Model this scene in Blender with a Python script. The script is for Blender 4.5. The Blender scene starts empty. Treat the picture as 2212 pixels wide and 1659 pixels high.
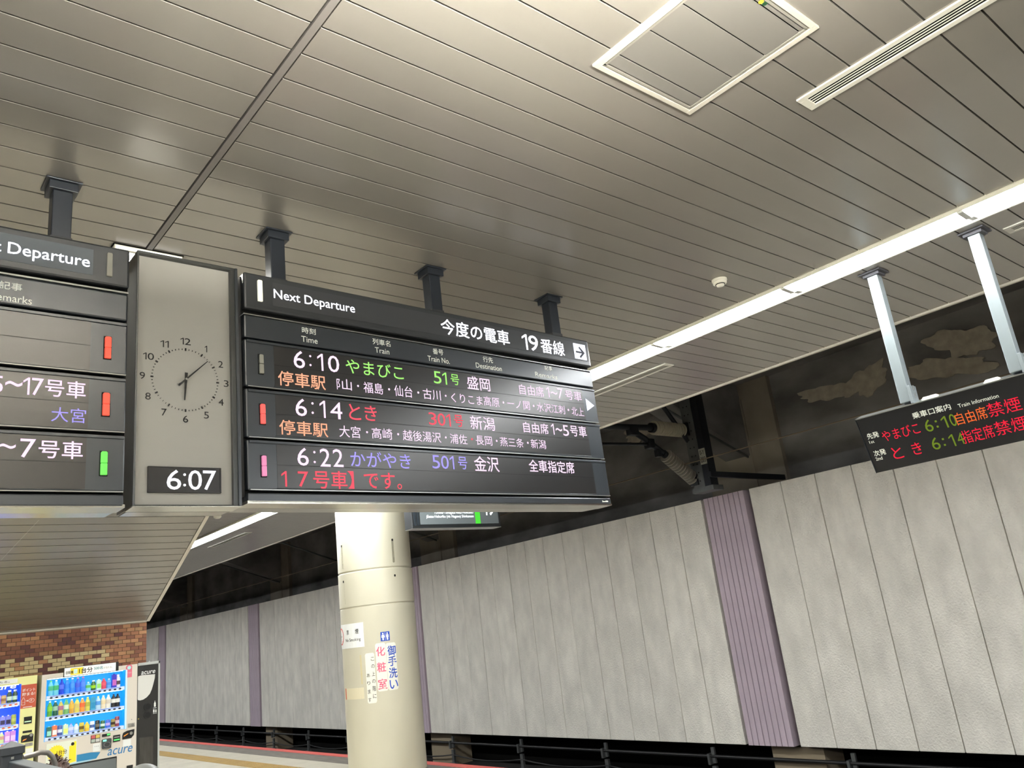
import bpy, math, random
from mathutils import Vector, Matrix
random.seed(7)
C = bpy.context.scene.collection
SC = bpy.context.scene

# ---------------------------------------------------------------- camera, world, exposure
# world axes: x across the platform (towards the tracks), y along the platform, z up, platform floor z = 0
H0 = 1.70
cam_d = bpy.data.cameras.new('camera'); cam = bpy.data.objects.new('camera', cam_d); C.objects.link(cam)
cam_d.sensor_width = 36; cam_d.lens = 28.103; cam_d.clip_start = .05; cam_d.clip_end = 200
_r = Matrix(((0.76544652, 0.09700216, 0.63614637), (-0.63295374, 0.29173257, 0.71712041), (-0.11602238, -0.95156854, 0.28470356)))
cam.matrix_world = Matrix((
    (_r[0][0], -_r[0][1], -_r[0][2], 0), (_r[1][0], -_r[1][1], -_r[1][2], 0), (_r[2][0], -_r[2][1], -_r[2][2], H0), (0, 0, 0, 1)))
SC.camera = cam
w = bpy.data.worlds.new('world'); SC.world = w; w.use_nodes = True
w.node_tree.nodes['Background'].inputs[0].default_value = (.9, .92, 1, 1)
w.node_tree.nodes['Background'].inputs[1].default_value = .02
SC.view_settings.view_transform = 'Standard'; SC.view_settings.look = 'None'
SC.view_settings.exposure = 0.0; SC.view_settings.gamma = 1; SC.view_settings.use_curve_mapping = False
LAMP = 62.0          # radiance of the fluorescent diffusers
UP = 1000            # radiance of the tubes of the added uplights out of view
ZC = 3.68           # ceiling height

# ---------------------------------------------------------------- materials
MATS = {}
def lin(c):
    return tuple((x / 12.92 if x <= .04045 else ((x + .055) / 1.055) ** 2.4) for x in c)
def mat(name, col, rough=.5, metal=0, emit=0, ecol=None, spec=.5, noise=None, bump=None, coat=0, rand=0, trans=0, aniso=0):
    """col in sRGB 0..1; noise=(scale xyz, amount); bump=(scale, strength)"""
    if name in MATS: return MATS[name]
    m = bpy.data.materials.new(name); m.use_nodes = True; nt = m.node_tree; N = nt.nodes; L = nt.links
    b = N['Principled BSDF']; c = lin(col)
    b.inputs['Base Color'].default_value = (*c, 1); b.inputs['Roughness'].default_value = rough
    b.inputs['Metallic'].default_value = metal; b.inputs['Specular IOR Level'].default_value = spec
    b.inputs['Coat Weight'].default_value = coat; b.inputs['Coat Roughness'].default_value = .24
    b.inputs['Anisotropic'].default_value = aniso
    if trans: b.inputs['Transmission Weight'].default_value = trans
    if emit:
        b.inputs['Emission Color'].default_value = (*lin(ecol or col), 1); b.inputs['Emission Strength'].default_value = emit
    if noise or bump or rand:
        tc = N.new('ShaderNodeTexCoord')
    if noise:
        mp = N.new('ShaderNodeMapping'); mp.inputs['Scale'].default_value = noise[0]; L.new(tc.outputs['Object'], mp.inputs[0])
        if rand:
            oi = N.new('ShaderNodeObjectInfo'); cb = N.new('ShaderNodeMath'); cb.operation = 'MULTIPLY'; cb.inputs[1].default_value = 37.0
            L.new(oi.outputs['Random'], cb.inputs[0]); L.new(cb.outputs[0], mp.inputs['Location'])
        nz = N.new('ShaderNodeTexNoise'); nz.inputs['Scale'].default_value = 1; nz.inputs['Detail'].default_value = 6; L.new(mp.outputs[0], nz.inputs['Vector'])
        mr = N.new('ShaderNodeMapRange'); mr.inputs[1].default_value = .3; mr.inputs[2].default_value = .7
        mr.inputs[3].default_value = 1 - noise[1]; mr.inputs[4].default_value = 1 + noise[1] * .6; L.new(nz.outputs[0], mr.inputs[0])
        mx = N.new('ShaderNodeVectorMath'); mx.operation = 'SCALE'; mx.inputs[0].default_value = c
        L.new(mr.outputs[0], mx.inputs['Scale']); last = mx.outputs[0]
        if rand:
            oi2 = N.new('ShaderNodeObjectInfo'); m2 = N.new('ShaderNodeMapRange'); m2.inputs[3].default_value = 1 - rand; m2.inputs[4].default_value = 1 + rand
            L.new(oi2.outputs['Random'], m2.inputs[0]); m3 = N.new('ShaderNodeVectorMath'); m3.operation = 'SCALE'
            L.new(last, m3.inputs[0]); L.new(m2.outputs[0], m3.inputs['Scale']); last = m3.outputs[0]
        L.new(last, b.inputs['Base Color'])
    if bump:
        n2 = N.new('ShaderNodeTexNoise'); n2.inputs['Scale'].default_value = bump[0]; n2.inputs['Detail'].default_value = 4
        L.new(tc.outputs['Object'], n2.inputs['Vector']); bp = N.new('ShaderNodeBump'); bp.inputs['Strength'].default_value = bump[1]; bp.inputs['Distance'].default_value = .02
        L.new(n2.outputs[0], bp.inputs['Height']); L.new(bp.outputs[0], b.inputs['Normal'])
    MATS[name] = m
    return m
def led(name, col, strength, pitch=.0039):
    """light of an LED dot matrix: brightness modulated by a fine grid of dots"""
    if name in MATS: return MATS[name]
    m = bpy.data.materials.new(name); m.use_nodes = True; nt = m.node_tree; N = nt.nodes; L = nt.links
    N.remove(N['Principled BSDF']); e = N.new('ShaderNodeEmission'); e.inputs[0].default_value = (*lin(col), 1)
    tc = N.new('ShaderNodeTexCoord'); sp = N.new('ShaderNodeSeparateXYZ'); L.new(tc.outputs['Object'], sp.inputs[0])
    prev = None
    for ax in (0, 2):
        a = N.new('ShaderNodeMath'); a.operation = 'MULTIPLY'; a.inputs[1].default_value = math.pi / pitch; L.new(sp.outputs[ax], a.inputs[0])
        s = N.new('ShaderNodeMath'); s.operation = 'SINE'; L.new(a.outputs[0], s.inputs[0])
        q = N.new('ShaderNodeMath'); q.operation = 'ABSOLUTE'; L.new(s.outputs[0], q.inputs[0])
        if prev:
            mm = N.new('ShaderNodeMath'); mm.operation = 'MULTIPLY'; L.new(prev.outputs[0], mm.inputs[0]); L.new(q.outputs[0], mm.inputs[1]); prev = mm
        else: prev = q
    mr = N.new('ShaderNodeMapRange'); mr.inputs[3].default_value = strength * .72; mr.inputs[4].default_value = strength * 1.25
    L.new(prev.outputs[0], mr.inputs[0]); L.new(mr.outputs[0], e.inputs[1]); L.new(e.outputs[0], N['Material Output'].inputs[0])
    MATS[name] = m
    return m

# ---------------------------------------------------------------- mesh helpers
class MB:
    def __init__(s): s.v = []; s.f = []; s.m = []; s.sm = []
    def add(s, vs, fs, mi=0, smooth=False):
        n = len(s.v); s.v += [tuple(v) for v in vs]
        for f in fs: s.f.append(tuple(n + i for i in f)); s.m.append(mi); s.sm.append(smooth)
        return s
    def box(s, x0, x1, y0, y1, z0, z1, mi=0):
        vs = [(x0, y0, z0), (x1, y0, z0), (x1, y1, z0), (x0, y1, z0), (x0, y0, z1), (x1, y0, z1), (x1, y1, z1), (x0, y1, z1)]
        return s.add(vs, [(0, 3, 2, 1), (4, 5, 6, 7), (0, 1, 5, 4), (1, 2, 6, 5), (2, 3, 7, 6), (3, 0, 4, 7)], mi)
    def prism(s, poly, a0, a1, axis='x', mi=0):
        """closed polygon in the plane across `axis`, extruded from a0 to a1"""
        def P(p, a): return (a, p[0], p[1]) if axis == 'x' else ((p[0], a, p[1]) if axis == 'y' else (p[0], p[1], a))
        n = len(poly); vs = [P(p, a0) for p in poly] + [P(p, a1) for p in poly]
        fs = [tuple(range(n)), tuple(range(2 * n - 1, n - 1, -1))] + [(i, i + n, (i + 1) % n + n, (i + 1) % n) for i in range(n)]
        return s.add(vs, fs, mi)
    def tube(s, pts, r, n=10, mi=0, cap=True, r2=None):
        pts = [Vector(p) for p in pts]; rings = []
        for i, p in enumerate(pts):
            d = (pts[min(i + 1, len(pts) - 1)] - pts[max(i - 1, 0)]).normalized()
            a = d.cross(Vector((0, 0, 1)) if abs(d.z) < .9 else Vector((1, 0, 0))).normalized(); b = d.cross(a)
            rr = r if not isinstance(r, (list, tuple)) else r[i]
            rings.append([p + (a * math.cos(t) + b * math.sin(t)) * rr for t in [2 * math.pi * k / n for k in range(n)]])
        vs = [q for g in rings for q in g]; fs = []
        for i in range(len(pts) - 1):
            fs += [(i * n + k, i * n + (k + 1) % n, (i + 1) * n + (k + 1) % n, (i + 1) * n + k) for k in range(n)]
        m = len(s.f); s.add(vs, fs, mi, True)
        if cap: s.add(rings[0], [tuple(range(n - 1, -1, -1))], mi); s.add(rings[-1], [tuple(range(n))], mi)
        return s
    def lathe(s, prof, n=14, c=(0, 0, 0), mi=0, sq=0):
        vs = []; fs = []
        for r, z in prof:
            for k in range(n):
                t = 2 * math.pi * k / n; x, y = math.cos(t), math.sin(t)
                if sq:
                    q = max(abs(x), abs(y)); x, y = x * (1 - sq) + x / q * sq, y * (1 - sq) + y / q * sq
                vs.append((c[0] + x * r, c[1] + y * r, c[2] + z))
        for i in range(len(prof) - 1):
            fs += [(i * n + k, i * n + (k + 1) % n, (i + 1) * n + (k + 1) % n, (i + 1) * n + k) for k in range(n)]
        s.add(vs, fs, mi, True); s.add(vs[:n], [tuple(range(n - 1, -1, -1))], mi); s.add(vs[-n:], [tuple(range(n))], mi)
        return s
    def disc(s, x, z, r, y0, y1, n=20, rz=None, mi=0):
        rz = rz or r
        return s.prism([(x + r * math.cos(2 * math.pi * k / n), z + rz * math.sin(2 * math.pi * k / n)) for k in range(n)], y0, y1, 'y', mi)
    def mesh(s, name, mats):
        me = bpy.data.meshes.new(name); me.from_pydata(s.v, [], s.f)
        for m in (mats if isinstance(mats, (list, tuple)) else [mats]): me.materials.append(m)
        me.polygons.foreach_set('material_index', s.m); me.polygons.foreach_set('use_smooth', s.sm); me.update()
        return me
    def build(s, name, mats, parent=None, bevel=0, loc=None):
        return obj(name, s.mesh(name, mats), parent, bevel, loc)
def obj(name, me, parent=None, bevel=0, loc=None, rot=None):
    o = bpy.data.objects.new(name, me); C.objects.link(o)
    if parent: o.parent = parent
    if loc: o.location = loc
    if rot: o.rotation_euler = rot
    if bevel:
        b = o.modifiers.new('bevel', 'BEVEL'); b.width = bevel; b.segments = 2; b.limit_method = 'ANGLE'; b.harden_normals = False
    return o
def box(name, m, x0, x1, y0, y1, z0, z1, parent=None, bevel=0):
    return MB().box(x0, x1, y0, y1, z0, z1).build(name, m, parent, bevel)
def root(name, loc=(0, 0, 0), rot=(0, 0, 0)):
    o = bpy.data.objects.new(name, None); C.objects.link(o); o.location = loc; o.rotation_euler = rot; o.empty_display_size = .1
    return o
def tag(o, label=None, cat=None, group=None, kind=None):
    if label: o['label'] = label
    if cat: o['category'] = cat
    if group: o['group'] = group
    if kind: o['kind'] = kind
    return o
_gc = {}
def glyphs(s, bold):
    k = s
    if s == '1':      # plain LED style one: stem and flag
        P = [(.17, 0), (.25, 0), (.25, .7), (.18, .7), (.0, .56), (.0, .47), (.17, .60)]
        return P, [(0, 1, 2, 6), (2, 3, 4, 6), (4, 5, 6)]
    if k not in _gc:
        c = bpy.data.curves.new('lettering', 'FONT'); c.body = s; c.resolution_u = 3
        o = bpy.data.objects.new('lettering', c); me = o.to_mesh()
        vs = [(v.co.x, v.co.y) for v in me.vertices]; fs = [tuple(p.vertices) for p in me.polygons]
        o.to_mesh_clear(); bpy.data.objects.remove(o); bpy.data.curves.remove(c); _gc[k] = (vs, fs)
    return _gc[k]
def text(parent, s, u, v, w, h, m, mode='box', bold=0, y=-.0015, wrap=None, shear=0, name='lettering'):
    """flat lettering: left edge u, foot v, width w, height h in the parent's x/z plane"""
    if s.isdigit() and len(s) > 1 and mode == 'box' and '1' in s:   # digits set one by one in equal cells
        ws = [.55 if c == '1' else 1.0 for c in s]; gap = .16; unit = w / (sum(ws) + gap * (len(s) - 1)); x = u; o = None
        for c, q in zip(s, ws):
            o = text(parent, c, x, v, q * unit, h, m, mode, bold, y, wrap, shear, name); x += (q + gap) * unit
        return o
    vs, fs = glyphs(s, bold)
    x0 = min(a for a, b in vs); x1 = max(a for a, b in vs); y1 = max(b for a, b in vs); y0 = min(b for a, b in vs) if mode == 'box' else 0.0
    out = []
    for a, b in vs:
        X = u + (a - x0) / (x1 - x0) * w; Z = v + (b - y0) / (y1 - y0) * h
        X += shear * (Z - v)
        out.append(wrap(X, Z) if wrap else (X, y, Z))
    if bold:          # heavier strokes: the same outlines again, shifted by a hair
        n = len(out); base = list(out); bf = list(fs); e = bold * min(h, w) * .42
        for k, (dx, dz) in enumerate(((e, 0), (-e, 0), (0, e), (0, -e))):
            o = len(out); dy = -.00012 * (k + 1)
            for a, b in vs:
                X = u + (a - x0) / (x1 - x0) * w + dx; Z = v + (b - y0) / (y1 - y0) * h + dz
                X += shear * (Z - v)
                q = wrap(X, Z) if wrap else (X, y, Z)
                out.append((q[0], q[1] + dy, q[2]))
            fs = fs + [tuple(i + o for i in f) for f in bf]
    mb = MB(); mb.v = out; mb.f = fs; mb.m = [0] * len(fs); mb.sm = [False] * len(fs)
    return mb.build(name, m, parent)
# ---------------------------------------------------------------- the setting
M_ceil = mat('ceiling_metal', (.57, .555, .53), rough=.27, metal=.42, noise=((2.5, 2.5, 1), .03), rand=.012)
M_dark = mat('dark_void', (.035, .033, .03), rough=.95, spec=.1)
M_edge = mat('edge_trim_metal', (.82, .80, .75), rough=.4, metal=.3)
M_seam = mat('seam_trim_metal', (.43, .415, .405), rough=.45)
M_white = mat('white_painted_metal', (.88, .87, .82), rough=.4)
M_diff = mat('lamp_light', (1, 1, .98), emit=LAMP, ecol=(.985, .995, 1.0))
Y0, P = -1.032, .1507        # seam phase and spacing of the ceiling planks
SOF_Y, SOF_Z = 10.11, ZC     # where the stair soffit meets the ceiling

ceiling = MB()
for x0, x1, y0, y1 in ((-6.6, -2.90, -14, SOF_Y), (-2.62, 3.78, -14, SOF_Y), (3.78, 4.80, -14, 46), (5.08, 6.56, -14, 46)):
    ceiling.box(x0, x1, y0, y1, ZC + .03, ZC + .12)
ceiling.box(4.74, 5.14, -14, 46, ZC + .14, ZC + .2)
ceiling = tag(ceiling.build('ceiling', M_dark), kind='structure')
def plank_mesh(name, x0, x1, n=1):
    mb = MB()
    for k in range(n):
        g = .0036; b = .0012; y = k * P
        mb.prism([(y + g, .026), (y + g, b), (y + g + b, 0), (y + P - g - b, 0), (y + P - g, b), (y + P - g, .026)], x0, x1, 'x')
    return mb.mesh(name, M_ceil)
me_l, me_a, me_b, me_c = (plank_mesh('plank', *a) for a in ((-2.61, 1.063), (1.103, 4.79), (5.09, 6.515), (3.80, 4.79)))
y = Y0 - 8 * P; k = 0
while y < 13.3:
    if y + P < SOF_Y + .1:
        obj('plank', me_l, ceiling, loc=(0, y, ZC)); obj('plank', me_a, ceiling, loc=(0, y, ZC))
    else: obj('plank', me_c, ceiling, loc=(0, y, ZC))
    obj('plank', me_b, ceiling, loc=(0, y, ZC))
    y += P
near = MB()
for x0, x1 in ((-5.6, -2.91), (-2.61, 1.063), (1.103, 4.79), (5.09, 6.515)):
    for k in range(80):
        a = Y0 - (9 + k) * P; near.prism([(a + .0030, .026), (a + .0030, .0012), (a + .0042, 0), (a + P - .0042, 0), (a + P - .0030, .0012), (a + P - .0030, .026)], x0, x1, 'x')
tag(near.build('planks_behind', M_ceil, ceiling, loc=(0, 0, ZC)), kind='stuff')
nfar = int((45 - y) / P)
far = MB()
for x0, x1 in ((3.80, 4.79), (5.09, 6.515)):
    for k in range(nfar):
        a = y + k * P; far.prism([(a + .0030, .026), (a + .0030, .0012), (a + .0042, 0), (a + P - .0042, 0), (a + P - .0030, .0012), (a + P - .0030, .026)], x0, x1, 'x')
tag(far.build('far_planks', M_ceil, ceiling, loc=(0, 0, ZC)), kind='stuff')
tag(box('trim_1', M_seam, 1.070, 1.096, -14, SOF_Y, ZC - .004, ZC + .02), kind='structure')
t2 = MB().box(6.515, 6.545, -14, 46, ZC - .016, ZC + .012).box(6.54, 6.56, -14, 46, ZC - .004, ZC + .30)
tag(t2.build('trim_2', M_edge), kind='structure')

# sloped soffit under the stairs, above the brick wall
sy0, sz0, sy1, sz1 = 10.11, 3.68, 13.0, 2.365
SA = math.atan2(sz0 - sz1, sy1 - sy0)
SL = math.hypot(sz0 - sz1, sy1 - sy0)
soff = root('wall_soffit', (0, sy0, sz0), (-SA, 0, 0)); tag(soff, kind='structure')
MB().box(-5.6, 3.74, 0, SL, .03, .12).build('soffit_backing', M_dark, soff)
def splank(x0, x1):
    g, b, q = .0055, .0012, SL / 21
    return MB().prism([(g, .026), (g, b), (g + b, 0), (q - g - b, 0), (q - g, b), (q - g, .026)], x0, x1, 'x').mesh('plank', M_ceil)
sm1 = splank(-5.6, 3.735)
for k in range(21): obj('plank', sm1, soff, loc=(0, k * SL / 21, 0))
MB().box(3.742, 3.79, -.02, SL + .01, -.006, .25).build('soffit_edge_trim', M_edge, soff)
MB().box(-5.6, 3.742, SL - .012, SL + .03, -.02, .02).build('soffit_foot_trim', M_edge, soff)
sx0, sx1 = (1.848, .46), (1.606, 1.32)
mb = MB(); mb.add([(sx0[0] - .004, .50, -.0012), (sx0[0] + .004, .50, -.0012), (sx1[0] + .004, 1.34, -.0012), (sx1[0] - .004, 1.34, -.0012)], [(0, 3, 2, 1)])
mb.build('soffit_joint', M_seam, soff)

# brick wall behind the vending machines
M_mortar = mat('mortar', (.33, .27, .22), rough=.9)
BRK = [mat('brick_brown', (.45, .27, .18), rough=.55), mat('brick_rust', (.56, .37, .24), rough=.5), mat('brick_orange', (.63, .45, .30), rough=.5),
       mat('brick_maroon', (.33, .15, .12), rough=.5), mat('brick_cream', (.72, .65, .48), rough=.5), mat('brick_tan', (.56, .42, .27), rough=.5)]
bw = tag(box('wall_back', M_mortar, -5.6, 3.752, 13.012, 13.4, 0, 3.6), kind='structure')
BP, BH = .1115, .0532
bmesh_ = [MB().box(.003, BP - .003, -.012, 0, .003, BH - .003).mesh('brick', m) for m in BRK]
hmesh_ = [MB().box(.003, BP / 2 - .003, -.012, 0, .003, BH - .003).mesh('brick', m) for m in BRK]
rows = int((2.345 - 1.70) / BH) + 1
for r in range(rows):
    z = 2.34 - (r + 1) * BH
    band = z < 2.012; sw = r % 2 == 0
    for c in range(18):
        x = 3.752 - (c + 1) * BP - (BP / 2 if r % 2 else 0)
        if x < 1.78: continue
        if band and x < 3.15:
            if random.random() < (.5 if sw else .75): sw = not sw
            mi = random.choices([4 if sw else 3, 5 if sw else 3, 2], [.80, .15, .05])[0]
        else: mi = random.choices([0, 1, 2, 3, 5], [.30, .26, .16, .12, .16])[0]
        obj('brick', bmesh_[mi], bw, loc=(x, 13.013, z))
    if r % 2: obj('brick', hmesh_[random.choice([0, 1])], bw, loc=(3.752 - BP / 2, 13.013, z))
rest = MB()
for r in range(int(1.70 / BH)):
    rest.box(-5.6, 3.75, -.010, 0, 1.69 - (r + 1) * BH + .003, 1.69 - r * BH - .003)
for r in range(rows): rest.box(-5.6, 1.775, -.010, 0, 2.34 - (r + 1) * BH + .003, 2.34 - r * BH - .003)
tag(rest.build('brick_courses', BRK[0], bw, loc=(0, 13.013, 0)), kind='stuff')

# track wall
M_conc = mat('wall_concrete', (.94, .925, .885), rough=.85, noise=((4, 4, 2.0), .13), rand=.03, bump=(38, .9))
M_old = mat('old_concrete', (.50, .495, .49), rough=.9, noise=((.9, .9, 1.6), .5), bump=(6, .3))
M_lpatch = mat('peeled_concrete', (.66, .63, .57), rough=.9, noise=((9, 9, 9), .2))
M_pillar = mat('pillar_concrete', (.58, .55, .50), rough=.9, noise=((1, 2, 1.2), .2))
M_rib = mat('purple_rib', (.76, .70, .745), rough=.7, noise=((8, 8, 2), .08), bump=(60, .2))
wr = tag(box('wall_right', M_old, 12.0, 12.3, -14, 60, -1.4, 5.2), kind='structure')
XW, ZB, ZT = 10.9, -.455, 3.262
def slabs(y0, n, pw):
    me = MB().box(0, .10, .006, pw - .006, ZB, ZT).mesh('concrete_slab', M_conc)
    for k in range(n):
        obj('concrete_slab', me, wr, bevel=.006, loc=(XW + random.uniform(-.002, .002), y0 + k * pw, 0))
    box('slab_back', M_dark, XW + .11, XW + .2, y0 - .0, y0 + n * pw, ZB + .01, ZT - .01, wr)
slabs(7.08 - 15 * .5665, 15, .5665); slabs(-10.9, 15, .5665); slabs(8.0, 15, .5647); slabs(17.33, 15, .5687); slabs(26.80, 15, .56); slabs(36.2, 15, .56)
sl = MB()
sl.prism([(0.001, .01), (.006, -.022), (.089, -.022), (.094, .01), (.098, .10), (0, .10)], ZB, ZT, 'z')
# prism 'z' polygon is (x, y): rotate into y-major ribs
sl.v = [(b, a, c) for a, b, c in sl.v]; sl.f = [tuple(reversed(f)) for f in sl.f]
rib = sl.mesh('rib', M_rib)
for py in (7.165, 16.50, 25.93, 35.27):
    pn = box('rib_panel', M_rib, XW + .03, XW + .20, py, py + 8 * .0975, ZB, ZT, wr)
    for k in range(8): obj('rib', rib, pn, loc=(XW, py + k * .0975, 0))
    q = MB().box(11.9, 12.0, py - .2, py + 1.3, 2.0, 5.2).box(11.88, 12.0, py + .35, py + 1.25, -1.3, 4.94)
    q.build('pillar_face', M_pillar, wr)
M_tube_d = mat('dark_steel', (.13, .14, .16), rough=.5, metal=.5)
M_steel = mat('galvanised_steel', (.40, .41, .41), rough=.5, metal=.6, noise=((4, 4, 4), .2))
# peeled patches on the old concrete (ragged raised flakes)
def flake(cy, cz, ry, rz, tilt, seed):
    rnd = random.Random(seed); n = 60; poly = []; ph = [rnd.uniform(0, 6.28) for _ in range(6)]
    for k in range(n):
        t = 2 * math.pi * k / n; r = 1 + .16 * math.sin(2 * t + ph[0]) + .13 * math.sin(3 * t + ph[1]) + .08 * math.sin(5 * t + ph[2]) + .09 * math.sin(9 * t + ph[3]) + rnd.uniform(-.05, .05)
        a, b = ry * r * math.cos(t), rz * r * math.sin(t)
        poly.append((cy + a * math.cos(tilt) - b * math.sin(tilt), cz + a * math.sin(tilt) + b * math.cos(tilt)))
    MB().prism(poly, 11.99 - .004 * seed, 12.0, 'x').build('peeled_patch', M_lpatch, wr)
for a in ((5.95, 4.62, .50, .13, .05, 1), (5.35, 4.62, .36, .20, -.5, 2), (4.2, 4.45, .55, .16, .2, 3), (3.9, 4.75, .40, .22, .3, 4), (4.45, 3.9, .35, .10, .1, 5), (10.0, 4.95, .35, .14, 0, 6)): flake(*a)
# haunch beams and the tunnel roof
roof = tag(MB().box(6.56, 12.3, -14, 60, 5.2, 5.5).build('trim_3', M_old), kind='structure')
for k, yb in enumerate((-1.8, 7.55, 16.9, 26.3, 35.65)):
    MB().prism([(8.8, 5.2), (12.0, 5.2), (12.0, 3.9)], yb, yb + .5, 'y').build('haunch_beam', M_old, roof)
tag(box('trim_4', M_old, 6.60, 6.75, -14, 60, ZC + .30, 5.3), kind='structure')
# thin struts from the ceiling edge to the wall
for yb in (7.9, 12.6, 17.3, 22, 26.7):
    MB().tube([(8.2, yb - .3, 5.2), (11.98, yb - .3, 3.9)], .022).build('stay_rod', M_steel, roof)

# floor, platform edge, tactile paving
M_tile = mat('cream_paving', (.71, .69, .63), rough=.45, noise=((3, 3, 3), .08), rand=.04)
M_grey = mat('grey_paving', (.42, .40, .37), rough=.7, noise=((20, 3, 3), .25))
M_red = mat('red_line', (.78, .36, .34), rough=.5)
M_tac = mat('tactile_yellow', (.60, .49, .27), rough=.55, rand=.05, noise=((8, 8, 8), .08))
fl = tag(box('floor', mat('floor_base', (.45, .43, .39), rough=.8), -6.6, 6.70, -14, 50, -.30, -.012), kind='structure')
box('platform_edge_slab', M_grey, 6.60, 6.72, -14, 50, -.5, -.004, fl)
MB().box(6.55, 6.70, -14, 50, -.012, .004).build('red_line', M_red, fl)
MB().box(6.2, 6.548, -14, 50, -.012, .0).build('grey_strip', M_grey, fl)
tact = MB().box(.002, .298, .002, .298, -.012, .0)
for i in range(5):
    for j in range(5): tact.lathe([(.014, 0), (.010, .005)], 6, (.03 + i * .06, .03 + j * .06, 0))
tact = tact.mesh('tactile_tile', M_tac)
for k in range(60): obj('tactile_tile', tact, fl, loc=(5.49, 6.0 + k * .30, 0))
tl = MB().box(.002, .398, .002, .398, -.012, 0).mesh('paving_tile', M_tile)
for k in range(50): obj('paving_tile', tl, fl, loc=(5.795, 5.9 + k * .40, 0))
for i in range(4):
    for k in range(48): obj('paving_tile', tl, fl, loc=(5.085 - i * .40, 5.9 + k * .40, 0))
oth = MB()
for i in range(29):
    for k in range(48):
        x, yy = 5.085 - i * .4, 5.5 - k * .4
        oth.box(x + .002, x + .398, yy + .002, yy + .398, -.012, 0)
for i in range(4, 29):
    for k in range(18): oth.box(5.085 - i * .4 + .002, 5.485 - i * .4 - .002, 5.9 + k * .4 + .002, 6.3 + k * .4 - .002, -.012, 0)
for k in range(28): oth.box(5.797, 6.193, 5.502 - k * .4, 5.898 - k * .4, -.012, 0)
for k in range(38): oth.box(5.492, 5.788, 5.702 - k * .3, 5.998 - k * .3, -.012, 0)
tag(oth.build('paving', M_tile, fl), kind='stuff')
tag(box('ground', mat('track_bed', (.13, .125, .12), rough=.95, noise=((9, 9, 9), .3)), 6.6, 12.3, -14, 60, -1.4, -1.15), kind='structure')
M_rail = mat('rail_steel', (.35, .30, .27), rough=.4, metal=.7)
for x in (7.95, 9.385):
    r_ = MB()
    r_.prism([(x - .07, -1.15), (x + .07, -1.15), (x + .02, -1.10), (x + .035, -1.0), (x - .035, -1.0), (x - .02, -1.10)], -6, 55, 'y')
    tag(r_.build('rail', M_rail), 'steel running rail of the track, %s' % ('nearer the platform' if x < 8.5 else 'nearer the concrete wall'), 'rail', 'rails of the track')
tag(box('wall_left', mat('left_wall', (.62, .59, .54), rough=.8), -6.9, -6.6, -14, 50, -.3, ZC + .1), kind='structure')
tag(box('wall_front', mat('front_wall', (.58, .56, .52), rough=.8), -6.6, 6.0, -14.3, -14.0, -.3, ZC + .1), kind='structure')

# conduit along the foot of the track wall
M_black = mat('black_pipe', (.10, .10, .105), rough=.45)
t = tag(root('conduit_pipe', (11.0, 0, -.66)), 'black conduit pipe along the foot of the concrete track wall', 'pipe')
MB().tube([(0, -2, 0), (0, 45, 0)], .026, 10).build('pipe', M_black, t)
for k in range(17):
    yy = 6.36 + (k - 2) * 2.36
    b = MB().box(-.01, .03, yy - .03, yy + .03, -.10, .13).box(-.05, .05, yy + .05, yy + .09, -.12, .04).box(-.03, .02, yy - .04, yy + .04, -.42, -.14).box(-.08, .03, yy - .10, yy + .10, -.50, -.40)
    b.build('pipe_bracket', M_steel, t)
t = tag(root('sagging_cable', (10.98, 0, -.93)), 'black cable sagging between brackets below the conduit pipe', 'cable')
pts = []
for k in range(16):
    for j in range(6):
        u = j / 6; pts.append((0, 1.64 + (k + u) * 2.36, .03 - .16 * (1 - (2 * u - 1) ** 2) * .45))
MB().tube(pts, .014, 6).build('cable', M_black, t)
for yy, hh in ((6.85, .2), (15.95, .25), (25.2, .3)):
    tag(box('concrete_block', mat('cream_block', (.55, .50, .42), rough=.9), 11.1, 11.6, yy, yy + .85, -1.15, -.50, None), 'pale concrete block below the wall panels, %s' % {6.85: 'beneath the purple ribs at the right', 15.95: 'just right of the round column', 25.2: 'left of the round column'}[yy], 'block', 'concrete blocks below the wall')
box_dark = tag(box('wall_foot', M_dark, 11.7, 11.95, -6, 60, -1.2, -.2), kind='structure')

# overhead wire
t = tag(MB().tube([(9.7, -3, 3.66), (9.7, 50, 3.66)], .009, 6).build('overhead_wire', mat('wire', (.45, .40, .33), rough=.5, metal=.5)), 'thin overhead wire running above the track beside the concrete wall', 'wire')

# round column
CX, CY, CR = 5.634, 9.539, .4838
M_col = mat('column_paint', (.72, .705, .63), rough=.42, noise=((1.6, 1.6, .9), .06), bump=(3, .08))
col = MB()
def ring(r, z, n=48): return [(CX + r * math.sin(2 * math.pi * k / n), CY - r * math.cos(2 * math.pi * k / n), z) for k in range(n)]
prof = [(CR, .0), (CR, 2.107), (CR, 2.112), (CR - .006, 2.118), (CR - .006, 2.126), (CR + .004, 2.132), (CR + .004, 2.137), (CR + .004, 2.551), (CR + .004, 2.556), (CR - .012, 2.562), (CR - .012, 2.572), (CR, 2.580), (CR, 2.585), (CR, 3.675)]
n = 48; vs = [v for r, z in prof for v in ring(r, z)]
col.add(vs, [(i * n + k, i * n + (k + 1) % n, (i + 1) * n + (k + 1) % n, (i + 1) * n + k) for i in range(len(prof) - 1) for k in range(n)], 0, True)
col = tag(col.build('round_column', M_col), 'cream painted round column with notices stuck to it', 'column')
col['kind'] = 'structure'
def cw(r):
    def f(s, z): return (CX + r * math.sin(s / CR), CY - r * math.cos(s / CR), z)
    return f
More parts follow.
